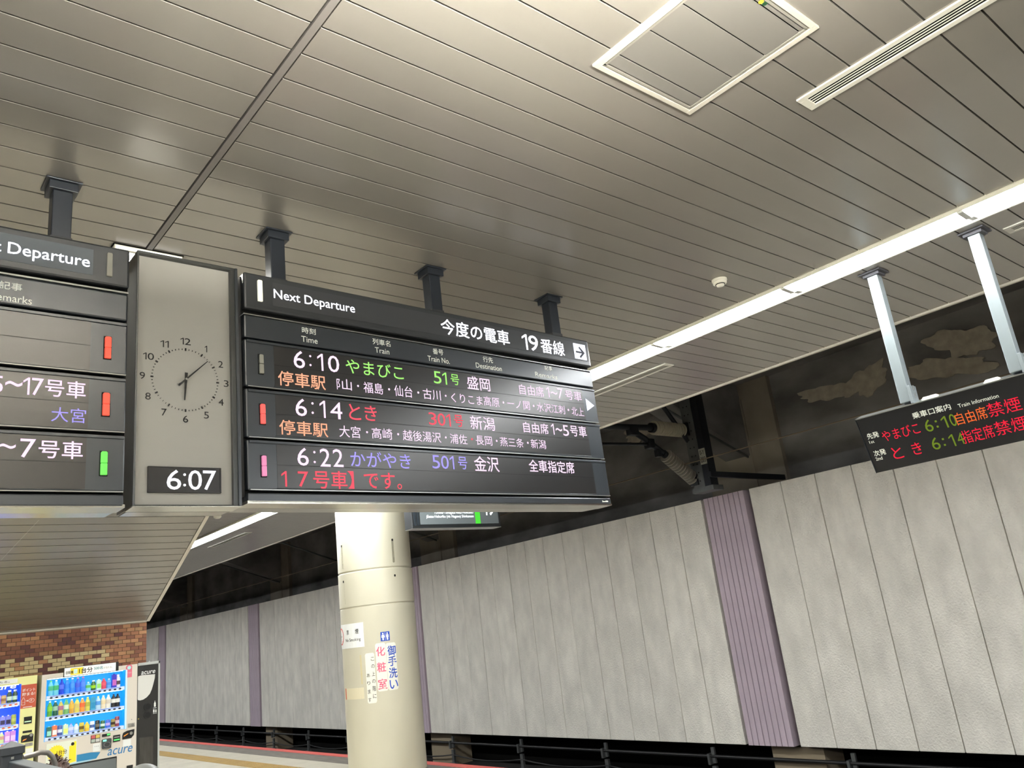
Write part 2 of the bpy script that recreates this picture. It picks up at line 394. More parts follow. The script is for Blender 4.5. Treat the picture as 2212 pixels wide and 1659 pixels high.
def patch(name, m, s0, s1, z0, z1, r=.0025, parent=None, rc=0):
    """thin sheet bent round the column"""
    n = 10; f = cw(CR + r); g = cw(CR - .004); mb = MB(); vs = []
    for i in range(n + 1):
        s = s0 + (s1 - s0) * i / n; e = 0
        if rc:
            d = min(s - s0, s1 - s); e = rc - math.sqrt(max(0, rc * rc - (rc - min(d, rc)) ** 2))
        vs += [f(s, z0 + e), f(s, z1 - e), g(s, z0 + e), g(s, z1 - e)]
    fs = []
    for i in range(n):
        a, b = i * 4, i * 4 + 4
        fs += [(a, b, b + 1, a + 1), (a + 2, b + 2, b, a), (a + 1, b + 1, b + 3, a + 3)]
    fs += [(0, 1, 3, 2), (n * 4, n * 4 + 2, n * 4 + 3, n * 4 + 1)]
    return mb.add(vs, fs).build(name, m, parent)
M_slot = mat('slot_dark', (.06, .06, .05), rough=.9); M_plas = mat('slot_plaster', (.56, .545, .47), rough=.8, noise=((30, 30, 8), .3), bump=(60, .6))
for s in (-.003, -.745):
    for z0, z1 in ((2.625, 2.93), (2.17, 2.475)):
        patch('cable_slot', M_plas, s - .014, s + .014, z0, z1, .003, col, .012)
        patch('slot_mouth', M_slot, s - .013, s + .013, z1 - .03, z1, .0045, col, .010)
patch('skirting', mat('column_skirting', (.55, .55, .52), rough=.6), -.75, .75, 0, .12, .006, col)
patch('tape_mark', mat('tape_mark', (.80, .77, .66), rough=.5), -.83, -.498, 1.03, 1.16, .001, col)
patch('stain', mat('tape_stain', (.74, .70, .56), rough=.6), -.53, -.505, 1.20, 1.54, .0008, col)
patch('red_scrape', mat('red_scrape', (.72, .32, .22), rough=.6), -.87, -.84, 1.03, 1.16, .001, col)
M_pap = mat('notice_white', (.86, .87, .86), rough=.35); M_ink = mat('ink_black', (.06, .06, .06), rough=.6)
M_blue = mat('sign_blue', (.10, .27, .66), rough=.4); M_pink = mat('sign_pink', (.83, .35, .47), rough=.5); M_strip = mat('strip_white', (.84, .84, .80), rough=.4)
def place_on_col(name, label, s0, s1, z0, z1, m, rc=0):
    o = patch(name, m, s0, s1, z0, z1, .002, None, rc); return tag(o, label, 'sign')
def ctext(parent, s, u, v, w, h, m, mode='box', bold=0, r=.0032):
    text(parent, s, u, v, w, h, m, mode, bold, wrap=cw(CR + r))
o = place_on_col('no_smoking_notice', 'white no smoking notice wrapped round the left side of the column', -1.02, -.455, 1.635, 1.93, M_pap)
ctext(o, '禁', -.735, 1.800, .045, .057, M_ink, bold=.02); ctext(o, '煙', -.578, 1.800, .052, .060, M_ink, bold=.02)
ctext(o, 'No Smoking', -.768, 1.716, .268, .036, M_ink, 'base', .005)
mb = MB(); f = cw(CR + .0035); nn = 28
for a in range(nn):
    t0, t1 = 2 * math.pi * a / nn, 2 * math.pi * (a + 1) / nn
    mb.add([f(-.925 + .105 * math.cos(t0), 1.785 + .105 * math.sin(t0)), f(-.925 + .105 * math.cos(t1), 1.785 + .105 * math.sin(t1)), f(-.925 + .088 * math.cos(t1), 1.785 + .088 * math.sin(t1)), f(-.925 + .088 * math.cos(t0), 1.785 + .088 * math.sin(t0))], [(0, 1, 2, 3)])
mb.add([f(-.99, 1.865), f(-.98, 1.875), f(-.86, 1.71), f(-.87, 1.70)], [(0, 1, 2, 3)])
mb.build('prohibition_ring', mat('ring_red', (.75, .25, .22), rough=.5), o)
mb = MB(); mb.add([f(-.98, 1.775), f(-.88, 1.775), f(-.88, 1.795), f(-.98, 1.795)], [(0, 1, 2, 3)]); mb.build('cigarette_mark', M_ink, o)
o = place_on_col('toilet_sign', 'small blue square toilet sign with two white figures', -.246, -.132, 1.673, 1.784, M_blue)
mb = MB(); f = cw(CR + .0034)
for sx, skirt in ((-.216, .021), (-.162, .016)):
    mb.add([f(sx + .009 * math.cos(2 * math.pi * k / 12), 1.763 + .010 * math.sin(2 * math.pi * k / 12)) for k in range(12)], [tuple(range(12))])
    b = skirt
    mb.add([f(sx - .014, 1.750), f(sx - b, 1.718), f(sx - .010, 1.715), f(sx - .009, 1.684), f(sx + .009, 1.684), f(sx + .010, 1.715), f(sx + b, 1.718), f(sx + .014, 1.750)], [tuple(range(8))])
mb.add([f(-.191, 1.68), f(-.188, 1.68), f(-.188, 1.776), f(-.191, 1.776)], [(0, 1, 2, 3)])
mb.build('figures', mat('figure_white', (.92, .93, .95), rough=.4), o)
o = place_on_col('toilet_wording_strip', 'tall white strip with blue characters, rightmost strip below the toilet sign', -.189, -.063, 1.089, 1.645, M_strip, .02)
for ch, z0, z1 in (('御', 1.494, 1.61), ('手', 1.368, 1.484), ('洗', 1.228, 1.348), ('い', 1.103, 1.205)): ctext(o, ch, -.172, z0, .104, z1 - z0, M_blue, bold=.04)
o = place_on_col('powder_room_strip', 'tall white strip with pink characters left of the blue characters', -.320, -.193, 1.091, 1.655, M_strip, .02)
for ch, z0, z1 in (('化', 1.503, 1.612), ('粧', 1.314, 1.428), ('室', 1.116, 1.234)): ctext(o, ch, -.311, z0, .106, z1 - z0, M_pink, bold=.04)
o = place_on_col('direction_strip', 'white strip with small black characters, leftmost of the three strips on the column', -.456, -.338, .968, 1.552, M_strip, .02)
for ch, z0, z1 in (('こ', 1.459, 1.502), ('の', 1.372, 1.416), ('上', 1.280, 1.329), ('の', 1.198, 1.241), ('階', 1.104, 1.164), ('に', 1.022, 1.071)): ctext(o, ch, -.383, z0, .042, z1 - z0, M_ink, bold=.01)
for ch, z0, z1 in (('あ', 1.271, 1.315), ('り', 1.181, 1.224), ('ま', 1.080, 1.129), ('す', .985, 1.034)): ctext(o, ch, -.447, z0, .040, z1 - z0, M_ink, bold=.01)
RT= [["Next Departure", 0.148, 0.9670, 0.4332, 0.0450, "W", "base", 0.02], ["時刻", 0.2867, 0.8146, 0.0714, 0.0312, "P", "box", 0.01], ["Time", 0.2815, 0.7703, 0.0847, 0.0292, "P", "base", 0], ["列車名", 0.676, 0.8144, 0.1061, 0.0326, "P", "box", 0.01], ["Train", 0.6864, 0.7713, 0.0853, 0.0292, "P", "base", 0], ["今度の電車", 1.1197, 0.9393, 0.4998, 0.0908, "W", "box", 0.025], ["19", 1.7227, 0.9346, 0.1305, 0.098, "W", "box", 0.025], ["番線", 1.8753, 0.9344, 0.2036, 0.0927, "W", "box", 0.02], ["番号", 1.0513, 0.8135, 0.0695, 0.0327, "P", "box", 0.01], ["Train No.", 1.0129, 0.7696, 0.1468, 0.0292, "P", "base", 0], ["行先", 1.4016, 0.8138, 0.0733, 0.0335, "P", "box", 0.01], ["Destination", 1.3436, 0.7728, 0.1915, 0.0292, "P", "base", 0], ["記事", 1.8876, 0.8243, 0.065, 0.0298, "P", "box", 0], ["Remarks", 1.8007, 0.773, 0.1857, 0.0292, "P", "base", 0], ["51", 1.0394, 0.6463, 0.0867, 0.0689, "G", "box", 0.005], ["号", 1.153, 0.6511, 0.058, 0.0608, "G", "box", 0.01], ["盛岡", 1.2651, 0.6385, 0.1641, 0.0763, "K", "box", 0.015], ["自由席", 1.6523, 0.6469, 0.1985, 0.0624, "K", "box", 0.01], ["1", 1.8738, 0.6492, 0.0233, 0.0663, "K", "box", 0], ["~", 1.9091, 0.6734, 0.0549, 0.016, "K", "box", 0.01], ["7", 1.9675, 0.6515, 0.0454, 0.0655, "K", "box", 0], ["号車", 2.0333, 0.6506, 0.1449, 0.061, "K", "box", 0.01], ["停車駅", 0.156, 0.5403, 0.2395, 0.0701, "O", "box", 0.02], ["阝", 0.4557, 0.5514, 0.0175, 0.0538, "K", "box", 0], ["山", 0.4846, 0.5531, 0.0526, 0.0547, "K", "box", 0], ["福島", 0.6034, 0.5506, 0.1129, 0.0565, "K", "box", 0], ["仙台", 0.7832, 0.551, 0.1105, 0.0583, "K", "box", 0], ["古川", 0.9598, 0.5523, 0.1148, 0.0579, "K", "box", 0], ["くりこま", 1.1446, 0.5517, 0.2173, 0.0521, "K", "box", 0], ["高原", 1.3711, 0.5525, 0.1136, 0.0549, "K", "box", 0], ["一ノ関", 1.5433, 0.5548, 0.1758, 0.0524, "K", "box", 0], ["水沢江刺", 1.776, 0.5538, 0.234, 0.0543, "K", "box", 0], ["北上", 2.0685, 0.5536, 0.1102, 0.0535, "K", "box", 0], ["6", 0.2365, 0.6344, 0.0572, 0.0866, "K", "box", 0.005], ["1", 0.3591, 0.6357, 0.0297, 0.0859, "K", "box", 0.005], ["0", 0.4148, 0.6363, 0.06, 0.084, "K", "box", 0.005], ["やまびこ", 0.5109, 0.6413, 0.3365, 0.0739, "G", "box", 0.012], ["6", 0.2358, 0.4027, 0.0566, 0.0837, "K", "box", 0.005], ["1", 0.3584, 0.4032, 0.0292, 0.0838, "K", "box", 0.005], ["4", 0.4131, 0.403, 0.0632, 0.0828, "K", "box", 0.005], ["と", 0.5131, 0.4066, 0.065, 0.0782, "R", "box", 0.012], ["き", 0.6005, 0.4087, 0.0683, 0.0755, "R", "box", 0.012], ["停車駅", 0.1537, 0.3101, 0.2415, 0.068, "O", "box", 0.02], ["大宮", 0.4546, 0.3168, 0.1149, 0.057, "K", "box", 0], ["高崎", 0.6325, 0.3202, 0.1178, 0.055, "K", "box", 0], ["越後湯沢", 0.8126, 0.3211, 0.2379, 0.0548, "K", "box", 0], ["301", 0.9829, 0.4148, 0.1419, 0.0674, "R", "box", 0], ["号", 1.1482, 0.4177, 0.0604, 0.0644, "R", "box", 0.01], ["新潟", 1.258, 0.411, 0.1734, 0.0751, "K", "box", 0.015], ["浦佐", 1.1092, 0.3222, 0.1149, 0.0536, "K", "box", 0], ["長岡", 1.2833, 0.3245, 0.1151, 0.0518, "K", "box", 0], ["燕三条", 1.4564, 0.3258, 0.1772, 0.0532, "K", "box", 0], ["新潟", 1.6904, 0.3271, 0.1193, 0.0539, "K", "box", 0], ["自由席", 1.6472, 0.4178, 0.2, 0.0632, "K", "box", 0.02], ["1", 1.8722, 0.4191, 0.0227, 0.0662, "K", "box", 0.02], ["~", 1.9087, 0.4433, 0.0544, 0.0187, "K", "box", 0.02], ["5", 1.969, 0.4179, 0.05, 0.0661, "K", "box", 0.01], ["号車", 2.0319, 0.4199, 0.1435, 0.0682, "K", "box", 0.02], ["6", 0.2348, 0.1714, 0.0556, 0.0831, "K", "box", 0.005], ["2", 0.3465, 0.1708, 0.053, 0.0848, "K", "box", 0.005], ["2", 0.4131, 0.1718, 0.0538, 0.0844, "K", "box", 0.005], ["かがやき", 0.5057, 0.1773, 0.341, 0.0753, "V", "box", 0.012], ["1", 0.1548, 0.0746, 0.0254, 0.0687, "R", "box", 0.01], ["7", 0.2334, 0.0756, 0.0505, 0.0688, "R", "box", 0.01], ["号車", 0.3083, 0.0693, 0.1729, 0.0822, "R", "box", 0.02], ["】", 0.4853, 0.0712, 0.0319, 0.083, "R", "box", 0], ["です", 0.5721, 0.0736, 0.1727, 0.0786, "R", "box", 0.02], ["。", 0.757, 0.0736, 0.0263, 0.026, "R", "box", 0.02], ["501", 0.9793, 0.1839, 0.1403, 0.0699, "V", "box", 0], ["号", 1.1464, 0.1862, 0.0605, 0.0663, "V", "box", 0.01], ["金沢", 1.2552, 0.1785, 0.1733, 0.0833, "K", "box", 0.015], ["全車指定席", 1.653, 0.1884, 0.3679, 0.0705, "K", "box", 0.02]]
RD= [(0.3226, 0.7018, 0.0055, 'K'), (0.3219, 0.6572, 0.0055, 'K'), (0.3224, 0.4687, 0.0058, 'K'), (0.3213, 0.4234, 0.0058, 'K'), (0.32, 0.2363, 0.0057, 'K'), (0.3195, 0.1906, 0.0057, 'K'), (0.573, 0.5808, 0.0055, 'K'), (0.7523, 0.582, 0.0059, 'K'), (0.9308, 0.5829, 0.0062, 'K'), (1.1082, 0.5828, 0.0056, 'K'), (1.5166, 0.583, 0.0063, 'K'), (1.7516, 0.5838, 0.0068, 'K'), (2.0422, 0.5845, 0.0073, 'K'), (0.6061, 0.3493, 0.0055, 'K'), (0.7854, 0.3507, 0.0059, 'K'), (1.0819, 0.3526, 0.0056, 'K'), (1.2582, 0.3539, 0.006, 'R'), (1.4326, 0.3546, 0.0063, 'K'), (1.6671, 0.3568, 0.0067, 'K')]
LT= [["Departure", -0.4391, 0.9757, 0.2844, 0.0471, "W", "base", 0.02], ["Next", -0.5874, 0.976, 0.1263, 0.0455, "W", "base", 0.02], ["記事", -0.4585, 0.8268, 0.0751, 0.0317, "P", "box", 0.01], ["Remarks", -0.4856, 0.7795, 0.137, 0.0292, "P", "base", 0], ["17", -0.3608, 0.4189, 0.0662, 0.0669, "K", "box", 0.01], ["号車", -0.2895, 0.4197, 0.1384, 0.0678, "K", "box", 0.02], ["~", -0.4175, 0.4465, 0.054, 0.0196, "K", "box", 0.02], ["5", -0.4588, 0.4174, 0.0345, 0.0646, "K", "box", 0.01], ["大宮", -0.2645, 0.3228, 0.1176, 0.0575, "V", "box", 0], ["~", -0.4267, 0.2116, 0.0541, 0.0175, "K", "box", 0.02], ["7", -0.3589, 0.1815, 0.0493, 0.0694, "K", "box", 0.01], ["号車", -0.2996, 0.1821, 0.1462, 0.0678, "K", "box", 0.02]]
ST= [["乗車口案内", 0.3583, 0.2851, 0.2364, 0.0405, "P", "box", 0.025], ["Train Information", 0.6371, 0.282, 0.2314, 0.0235, "P", "base", 0.005], ["やまびこ", 0.1268, 0.1885, 0.2438, 0.0718, "R", "box", 0], ["6", 0.406, 0.1826, 0.0479, 0.0784, "Y", "box", 0], ["1", 0.5102, 0.181, 0.0323, 0.0747, "Y", "box", 0], ["0", 0.5592, 0.1799, 0.0367, 0.0781, "Y", "box", 0], ["自由席", 0.5943, 0.1782, 0.1801, 0.0777, "A", "box", 0], ["禁煙", 0.7816, 0.1771, 0.181, 0.0857, "R", "box", 0], ["と", 0.1477, 0.0612, 0.0661, 0.08, "R", "box", 0], ["き", 0.2778, 0.0603, 0.059, 0.0782, "R", "box", 0], ["6", 0.4034, 0.0627, 0.0491, 0.0789, "Y", "box", 0], ["1", 0.5115, 0.0587, 0.03, 0.077, "Y", "box", 0], ["4", 0.5591, 0.0606, 0.0372, 0.0727, "Y", "box", 0], ["指定席", 0.5887, 0.0583, 0.1834, 0.0825, "R", "box", 0], ["禁煙", 0.7801, 0.0602, 0.1779, 0.0856, "R", "box", 0], ["先発", 0.0313, 0.2306, 0.0797, 0.039, "P", "box", 0.03], ["1st", 0.0313, 0.2008, 0.0337, 0.0192, "P", "base", 0.02], ["次発", 0.0307, 0.109, 0.0806, 0.0394, "P", "box", 0.03], ["2nd", 0.029, 0.0804, 0.0457, 0.0221, "P", "base", 0.02]]
# ---------------------------------------------------------------- departure boards
LM = {'W': mat('title_letters', (1, 1, 1), emit=1.3, ecol=(.93, .94, 1)), 'P': mat('printed_letters', (.90, .91, .86), rough=.5, emit=.35, ecol=(.9, .92, .88)),
      'K': led('led_white', (1.0, .88, .99), 1.35), 'G': led('led_green', (.66, .96, .48), 1.25), 'R': led('led_red', (1.0, .36, .42), 1.3),
      'O': led('led_orange', (1.0, .70, .56), 1.25), 'V': led('led_violet', (.68, .64, 1.0), 1.25)}
M_body = mat('board_body', (.17, .20, .23), rough=.36, metal=.25, coat=.8)
M_title = mat('title_panel', (.20, .215, .23), rough=.40, metal=.2, coat=.5)
M_screen = mat('screen_glass', (.085, .08, .085), rough=.30, coat=.55)
M_lip = mat('metal_lip', (.72, .73, .72), rough=.28, metal=.9)
M_under = mat('underside_steel', (.72, .71, .67), rough=.22, metal=.9)
M_gap = mat('gap_black', (.015, .015, .015), rough=.8)
LAMPM = {'w': mat('lamp_white', (.96, .96, .90), rough=.3, emit=.55, ecol=(1, 1, .93)), 'g0': mat('lamp_unlit', (.62, .62, .58), rough=.3),
         'r': mat('lamp_red', (.9, .35, .33), rough=.3, emit=.65, ecol=(.98, .38, .36)), 'p': mat('lamp_pink', (.85, .5, .68), rough=.3, emit=.5, ecol=(.90, .55, .72)),
         'o': mat('lamp_vermilion', (.9, .33, .25), rough=.3, emit=.6, ecol=(.98, .36, .28)), 'g': mat('lamp_green', (.4, .8, .33), rough=.3, emit=.6, ecol=(.42, .85, .36))}
D = .245
def lamp(parent, key, u0, u1, v0, v1, split=True):
    mb = MB(); r = (u1 - u0) / 2; c = (u0 + u1) / 2
    def cap(a, b, top):
        poly = []
        k = .35 * r
        poly = [(u0, a), (u1, a)] + ([(u1, b - k), (u1 - k, b), (u0 + k, b), (u0, b - k)] if top else [(u1, b), (u0, b)])
        mb.prism(poly, -.012, 0, 'y')
    if split: cap(v0, (v0 + v1) / 2 - .0008, False); cap((v0 + v1) / 2 + .0008, v1, True)
    else: cap(v0, v1, True)
    mb.build('indicator_lamp', LAMPM[key], parent, .002)
    MB().box(u0 - .003, u1 + .003, -.003, 0, v0 - .003, v1 + .003).build('lamp_bezel', M_gap, parent)
def row_module(b, u0, u1, v0, v1, su0, su1, sv0, sv1):
    m = MB().box(u0, u1, 0, .05, v0 + .006, v1 - .006)
    o = m.build('display_row', M_body, b, .006)
    fr = MB().box(su0 - .004, su1 + .004, -.003, .0, sv0 - .004, sv0 - .001).box(su0 - .004, su1 + .004, -.003, .0, sv1 + .001, sv1 + .004)
    fr.box(u0 + .01, u1 - .004, -.006, 0, v1 - .020, v1 - .008)
    fr.build('row_rim', M_body, o, .001)
    box('screen', M_screen, su0, su1, -.0012, 0, sv0, sv1, o)
    box('module_joint', M_gap, su0, su1, -.0014, -.001, (sv0 + sv1) / 2 + .001, (sv0 + sv1) / 2 + .003, o)
    MB().box(u0 + .01, u1 - .004, -.004, .01, v0 + .004, v0 + .008).build('lower_lip', M_lip, o)
    return o
def shell(b, u0, u1, vt):
    MB().box(u0, u1, .03, D, .035, vt).build('cabinet', M_gap, b)
    # underside: two stainless strips, bevelled inwards
    MB().prism([(0.0, 0.0), (.118, -.0005), (.118, .012), (0, .012)], u0, u1, 'x').prism([(.122, .0), (D, .004), (D, .016), (.122, .012)], u0 + .012, u1 - .012, 'x').build('underside', M_under, b)
def frame_(name, loc, rot, label, W):
    b = root(name, loc, rot); return tag(b, label, 'sign', 'departure boards')
RB = frame_('departure_board', (1.3406, 3.27, 2.3102), (0, -.0017, .0284), 'large departure board to the right of the clock, for platform 19', 0)
shell(RB, .0, 2.31, 1.06)
MB().box(.002, 2.308, 0, .05, .0, .046).build('base_band', M_body, RB, .006)
hd = MB().box(.002, 2.309, 0, .05, .752, .862).build('heading_band', M_body, RB, .008)
MB().box(.0, 2.305, -.004, .04, .862, .8665).build('heading_lip', M_lip, hd)
tb = MB().box(.004, 2.314, -.004, .05, .893, 1.074).build('title_box', M_title, RB, .010)
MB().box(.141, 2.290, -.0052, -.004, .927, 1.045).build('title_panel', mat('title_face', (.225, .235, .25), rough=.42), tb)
rows_v = [(.516, .749), (.284, .516), (.053, .284)]
scr = [(.1396, 2.190, .5335, .7325), (.139, 2.188, .304, .4985), (.137, 2.185, .069, .268)]
RR = [row_module(RB, .002, 2.310, a, b, *s) for (a, b), s in zip(rows_v, scr)]
lamp(tb, 'w', .0682, .0911, .9358, 1.0426, False)
lamp(RR[0], 'g0', .0664, .0861, .5854, .6753); lamp(RR[1], 'r', .0651, .0872, .3514, .4419); lamp(RR[2], 'p', .0644, .0852, .1171, .2079)
for s, u, v, w_, h, m, mode, bold in RT:
    par = tb if v > .92 else hd if v > .75 else RR[0] if v > .52 else RR[1] if v > .29 else RR[2]
    text(par, s, u, v, w_, h, LM[m], mode, bold, y=-.0056 if v > .92 else -.0006 if v > .75 else -.0020)
for m_ in ('K', 'R'):
    for i, (lo, hi) in enumerate(((.52, .8), (.29, .52), (.0, .29))):
        mb = MB()
        for u, v, r, m in RD:
            if m == m_ and lo < v < hi: mb.disc(u, v, r, -.0022, -.0018, 12)
        if mb.v: mb.build('lettering_dots', LM[m_], RR[i])
ar = MB().box(2.168, 2.278, -.0062, -.0045, .934, 1.038).build('arrow_sign', mat('arrow_white', (.95, .96, 1), emit=.75, ecol=(.90, .92, 1)), tb)
mb = MB().prism([(2.183, .975), (2.238, .975), (2.212, .951), (2.222, .942), (2.265, .981), (2.222, 1.020), (2.212, 1.011), (2.238, .987), (2.183, .987)], -.0072, -.0064, 'y')
mb.build('arrow', mat('arrow_dark', (.25, .27, .32), rough=.6), ar)
MB().prism([(2.2135, .5931), (2.2858, .6330), (2.2135, .6732)], -.0022, -.0005, 'y').build('play_arrow', mat('tri_white', (.93, .94, 1), emit=.7, ecol=(.9, .91, 1)), RR[0])
mb = MB().box(2.228, 2.233, -.0015, 0, .020, .030).box(2.235, 2.255, -.0015, 0, .021, .026).box(2.257, 2.279, -.0015, 0, .021, .029)
mb.build('maker_mark', LM['P'], RB)

LB = frame_('departure_board', (.858, 3.27, 2.293), (0, 0, .008), 'departure board to the left of the clock, cut by the edge of the photo', 0)
U0 = -2.31
shell(LB, U0, .0, 1.075)
MB().box(U0, -.004, 0, .05, .0, .050).build('base_band', M_body, LB, .006)
hd = MB().box(U0, -.004, 0, .05, .766, .886).build('heading_band', M_body, LB, .008)
MB().box(U0, -.006, -.006, .04, .886, .8925).build('heading_lip', M_lip, hd)
tb = MB().box(U0, -.002, -.004, .05, .912, 1.088).build('title_box', M_title, LB, .010)
MB().box(-2.16, -.142, -.0052, -.004, .944, 1.057).build('title_panel', mat('title_face_painted_lit', (.36, .39, .42), rough=.42), tb)  # paler copy of the title face colour, with light painted in
rv = [(.526, .762), (.290, .524), (.054, .288)]
sc = [(-2.17, -.140, .5385, .7415), (-2.17, -.1395, .3015, .5045), (-2.17, -.1412, .0690, .2680)]
RL = [row_module(LB, U0, -.004, a, b, *s) for (a, b), s in zip(rv, sc)]
lamp(tb, 'g0', -.0915, -.0700, .9496, 1.0552, False)
lamp(RL[0], 'o', -.0895, -.0660, .5941, .6856); lamp(RL[1], 'o', -.0905, -.0658, .3582, .4500); lamp(RL[2], 'g', -.0915, -.0678, .1230, .2149)
for s, u, v, w_, h, m, mode, bold in LT:
    par = tb if v > .92 else hd if v > .76 else RL[1] if v > .30 else RL[2]
    text(par, s, u, v, w_, h, LM[m], mode, bold, y=-.0056 if v > .92 else -.0006 if v > .76 else -.0020)

# ---------------------------------------------------------------- clock panel between the boards
CK = tag(root('clock_panel', (.889, 3.27, 2.30)), 'tall white clock panel with dial above a digital display reading 6:07', 'clock')
M_face = mat('clock_face', (.765, .76, .735), rough=.5, noise=((1, 1, 420), .03))
M_fr = mat('clock_frame', (.33, .34, .34), rough=.3, metal=.7)
MB().box(.006, .392, .020, .026, .004, 1.076).build('face', M_face, CK)
MB().box(-.004, .004, -.002, .22, .0, 1.082).box(.392, .424, .0, .22, .0, 1.090).box(-.004, .424, .02, .22, 1.076, 1.090).box(-.004, .424, -.002, .02, 1.078, 1.090).box(-.004, .424, -.002, .20, -.001, .004).build('case', M_fr, CK, .002)
MB().box(.412, .424, -.008, .0, -.001, 1.088).build('hinge_rail', M_body, CK, .001)
MB().box(.03, .40, .03, .2, .01, 1.07).build('case_back', M_gap, CK)
MB().prism([(.0, -.004), (.105, -.006), (.105, .0), (0, .0)], -.004, .424, 'x').prism([(.110, -.006), (.22, -.004), (.22, .0), (.110, 0)], .004, .412, 'x').build('underside', M_under, CK)
M_pane = bpy.data.materials.new('clear_pane'); M_pane.use_nodes = True
_n = M_pane.node_tree.nodes; _l = M_pane.node_tree.links; _n.remove(_n['Principled BSDF'])
_t = _n.new('ShaderNodeBsdfTransparent'); _g = _n.new('ShaderNodeBsdfGlossy'); _g.inputs['Roughness'].default_value = .05
_f = _n.new('ShaderNodeLayerWeight'); _f.inputs[0].default_value = .5
_q = _n.new('ShaderNodeMath'); _q.operation = 'POWER'; _q.inputs[1].default_value = 4; _l.new(_f.outputs['Facing'], _q.inputs[0])
_w = _n.new('ShaderNodeMath'); _w.operation = 'MULTIPLY_ADD'; _w.inputs[1].default_value = .6; _w.inputs[2].default_value = .03; _l.new(_q.outputs[0], _w.inputs[0])
_m = _n.new('ShaderNodeMixShader'); _f = _w
_l.new(_f.outputs[0], _m.inputs[0]); _l.new(_t.outputs[0], _m.inputs[1]); _l.new(_g.outputs[0], _m.inputs[2]); _l.new(_m.outputs[0], _n['Material Output'].inputs[0])
MB().box(.005, .411, -.001, .001, .005, 1.077).build('glass_pane', M_pane, CK)
cx, cz, R0 = .2018, .5385, .1355
dial = MB(); small = MB()
for k in range(60):
    a = 2 * math.pi * k / 60; s, c = math.sin(a), math.cos(a)
    big = k % 5 == 0; r0, r1, hw = (R0 - .0055, R0 + .0055, .0026) if big else (R0 - .0028, R0 + .0028, .0010)
    (dial if big else small).prism([(cx + s * r0 - c * hw, cz + c * r0 + s * hw), (cx + s * r0 + c * hw, cz + c * r0 - s * hw), (cx + s * r1 + c * hw, cz + c * r1 - s * hw), (cx + s * r1 - c * hw, cz + c * r1 + s * hw)], .016, .020, 'y')
dial.build('hour_marks', M_ink, CK); small.build('minute_marks', mat('tick_grey', (.25, .25, .24), rough=.6), CK)
for k in range(1, 13):
    a = 2 * math.pi * k / 12; x = cx + .1725 * math.sin(a); z = cz + .1725 * math.cos(a)
    ww = .021 if k < 10 else .043
    if k == 1: ww = .010
    if k == 11: ww = .034
    text(CK, str(k), x - ww / 2, z - .015, ww, .030, M_ink, bold=.012, y=.0185, name='numeral')
def hand(name, deg, length, tail, hw0, hw1, y):
    a = math.radians(deg); s, c = math.sin(a), math.cos(a)
    def P(r, h): return (cx + s * r + c * h, cz + c * r - s * h)
    MB().prism([P(-tail, -hw0), P(-tail, hw0), P(0, hw0 * .9), P(length, hw1), P(length, -hw1), P(0, -hw0 * .9)], y, y + .002, 'y').build(name, M_ink, CK)
hand('hour_hand', 183.5, .092, .030, .0058, .0026, .012); hand('minute_hand', 45, .127, .043, .0040, .0015, .008)
MB().disc(cx, cz, .0045, .005, .012, 16).build('hand_boss', M_lip, CK)
dg = MB().box(.054, .344, .012, .022, .055, .160).box(.054, .058, .008, .02, .055, .160).box(.340, .344, .008, .02, .055, .160).box(.054, .344, .008, .02, .157, .160).box(.054, .344, .008, .02, .055, .058)
dg = dg.build('digital_display', M_screen, CK)
K2 = led('led_clock', (.97, .97, 1), 1.5, .0048)
text(dg, '6', .1257, .067, .056, .081, K2, bold=.015, y=.0105); text(dg, '0', .2097, .067, .055, .081, K2, bold=.015, y=.0105); text(dg, '7', .2690, .067, .054, .081, K2, bold=.015, y=.0105)
MB().disc(.1955, .1290, .0055, .0100, .0112, 12).disc(.1955, .0862, .0055, .0100, .0112, 12).build('colon', K2, dg)

# hanging posts of the boards
M_post = mat('post_dark', (.17, .19, .22), rough=.35, metal=.3)
M_bolt = mat('bolt_brass', (.35, .28, .18), rough=.5, metal=.7)
PL = [('first dark hanging post from the left, above the left departure board', .612, 0, 3.385), ('second dark hanging post from the left, at the left end of the platform 19 board', 1.555, 0, 3.390),
      ('third dark hanging post from the left, above the middle of the platform 19 board', 2.498, 0, 3.400), ('rightmost of the dark hanging posts, above the right end of the platform 19 board', 3.428, 0, 3.410)]
for lb, x, _, yy in PL:
    t = tag(root('hanging_post', (x, yy, 0)), lb, 'post', 'dark posts holding the departure boards')
    MB().box(-.0375, .0375, -.035, .035, 3.36, ZC - .02).build('post', M_post, t, .004)
    MB().box(-.0415, .0415, -.039, .039, 3.33, 3.425).build('sleeve', mat('sleeve_dark', (.20, .21, .22), rough=.45), t, .002)
    MB().box(-.068, .068, -.065, .065, ZC - .008, ZC - .0005).build('ceiling_plate', M_post, t, .002)
    MB().box(-.054, .054, -.052, .052, ZC - .045, ZC - .008).build('collar', M_post, t, .002)
    for bx in (-.018, .016): MB().lathe([(.008, 0), (.008, .012)], 6, (bx, 0, 0)).build('bolt', M_bolt, t, loc=(0, -.040, 3.395), ).rotation_euler = (math.radians(90), 0, 0)

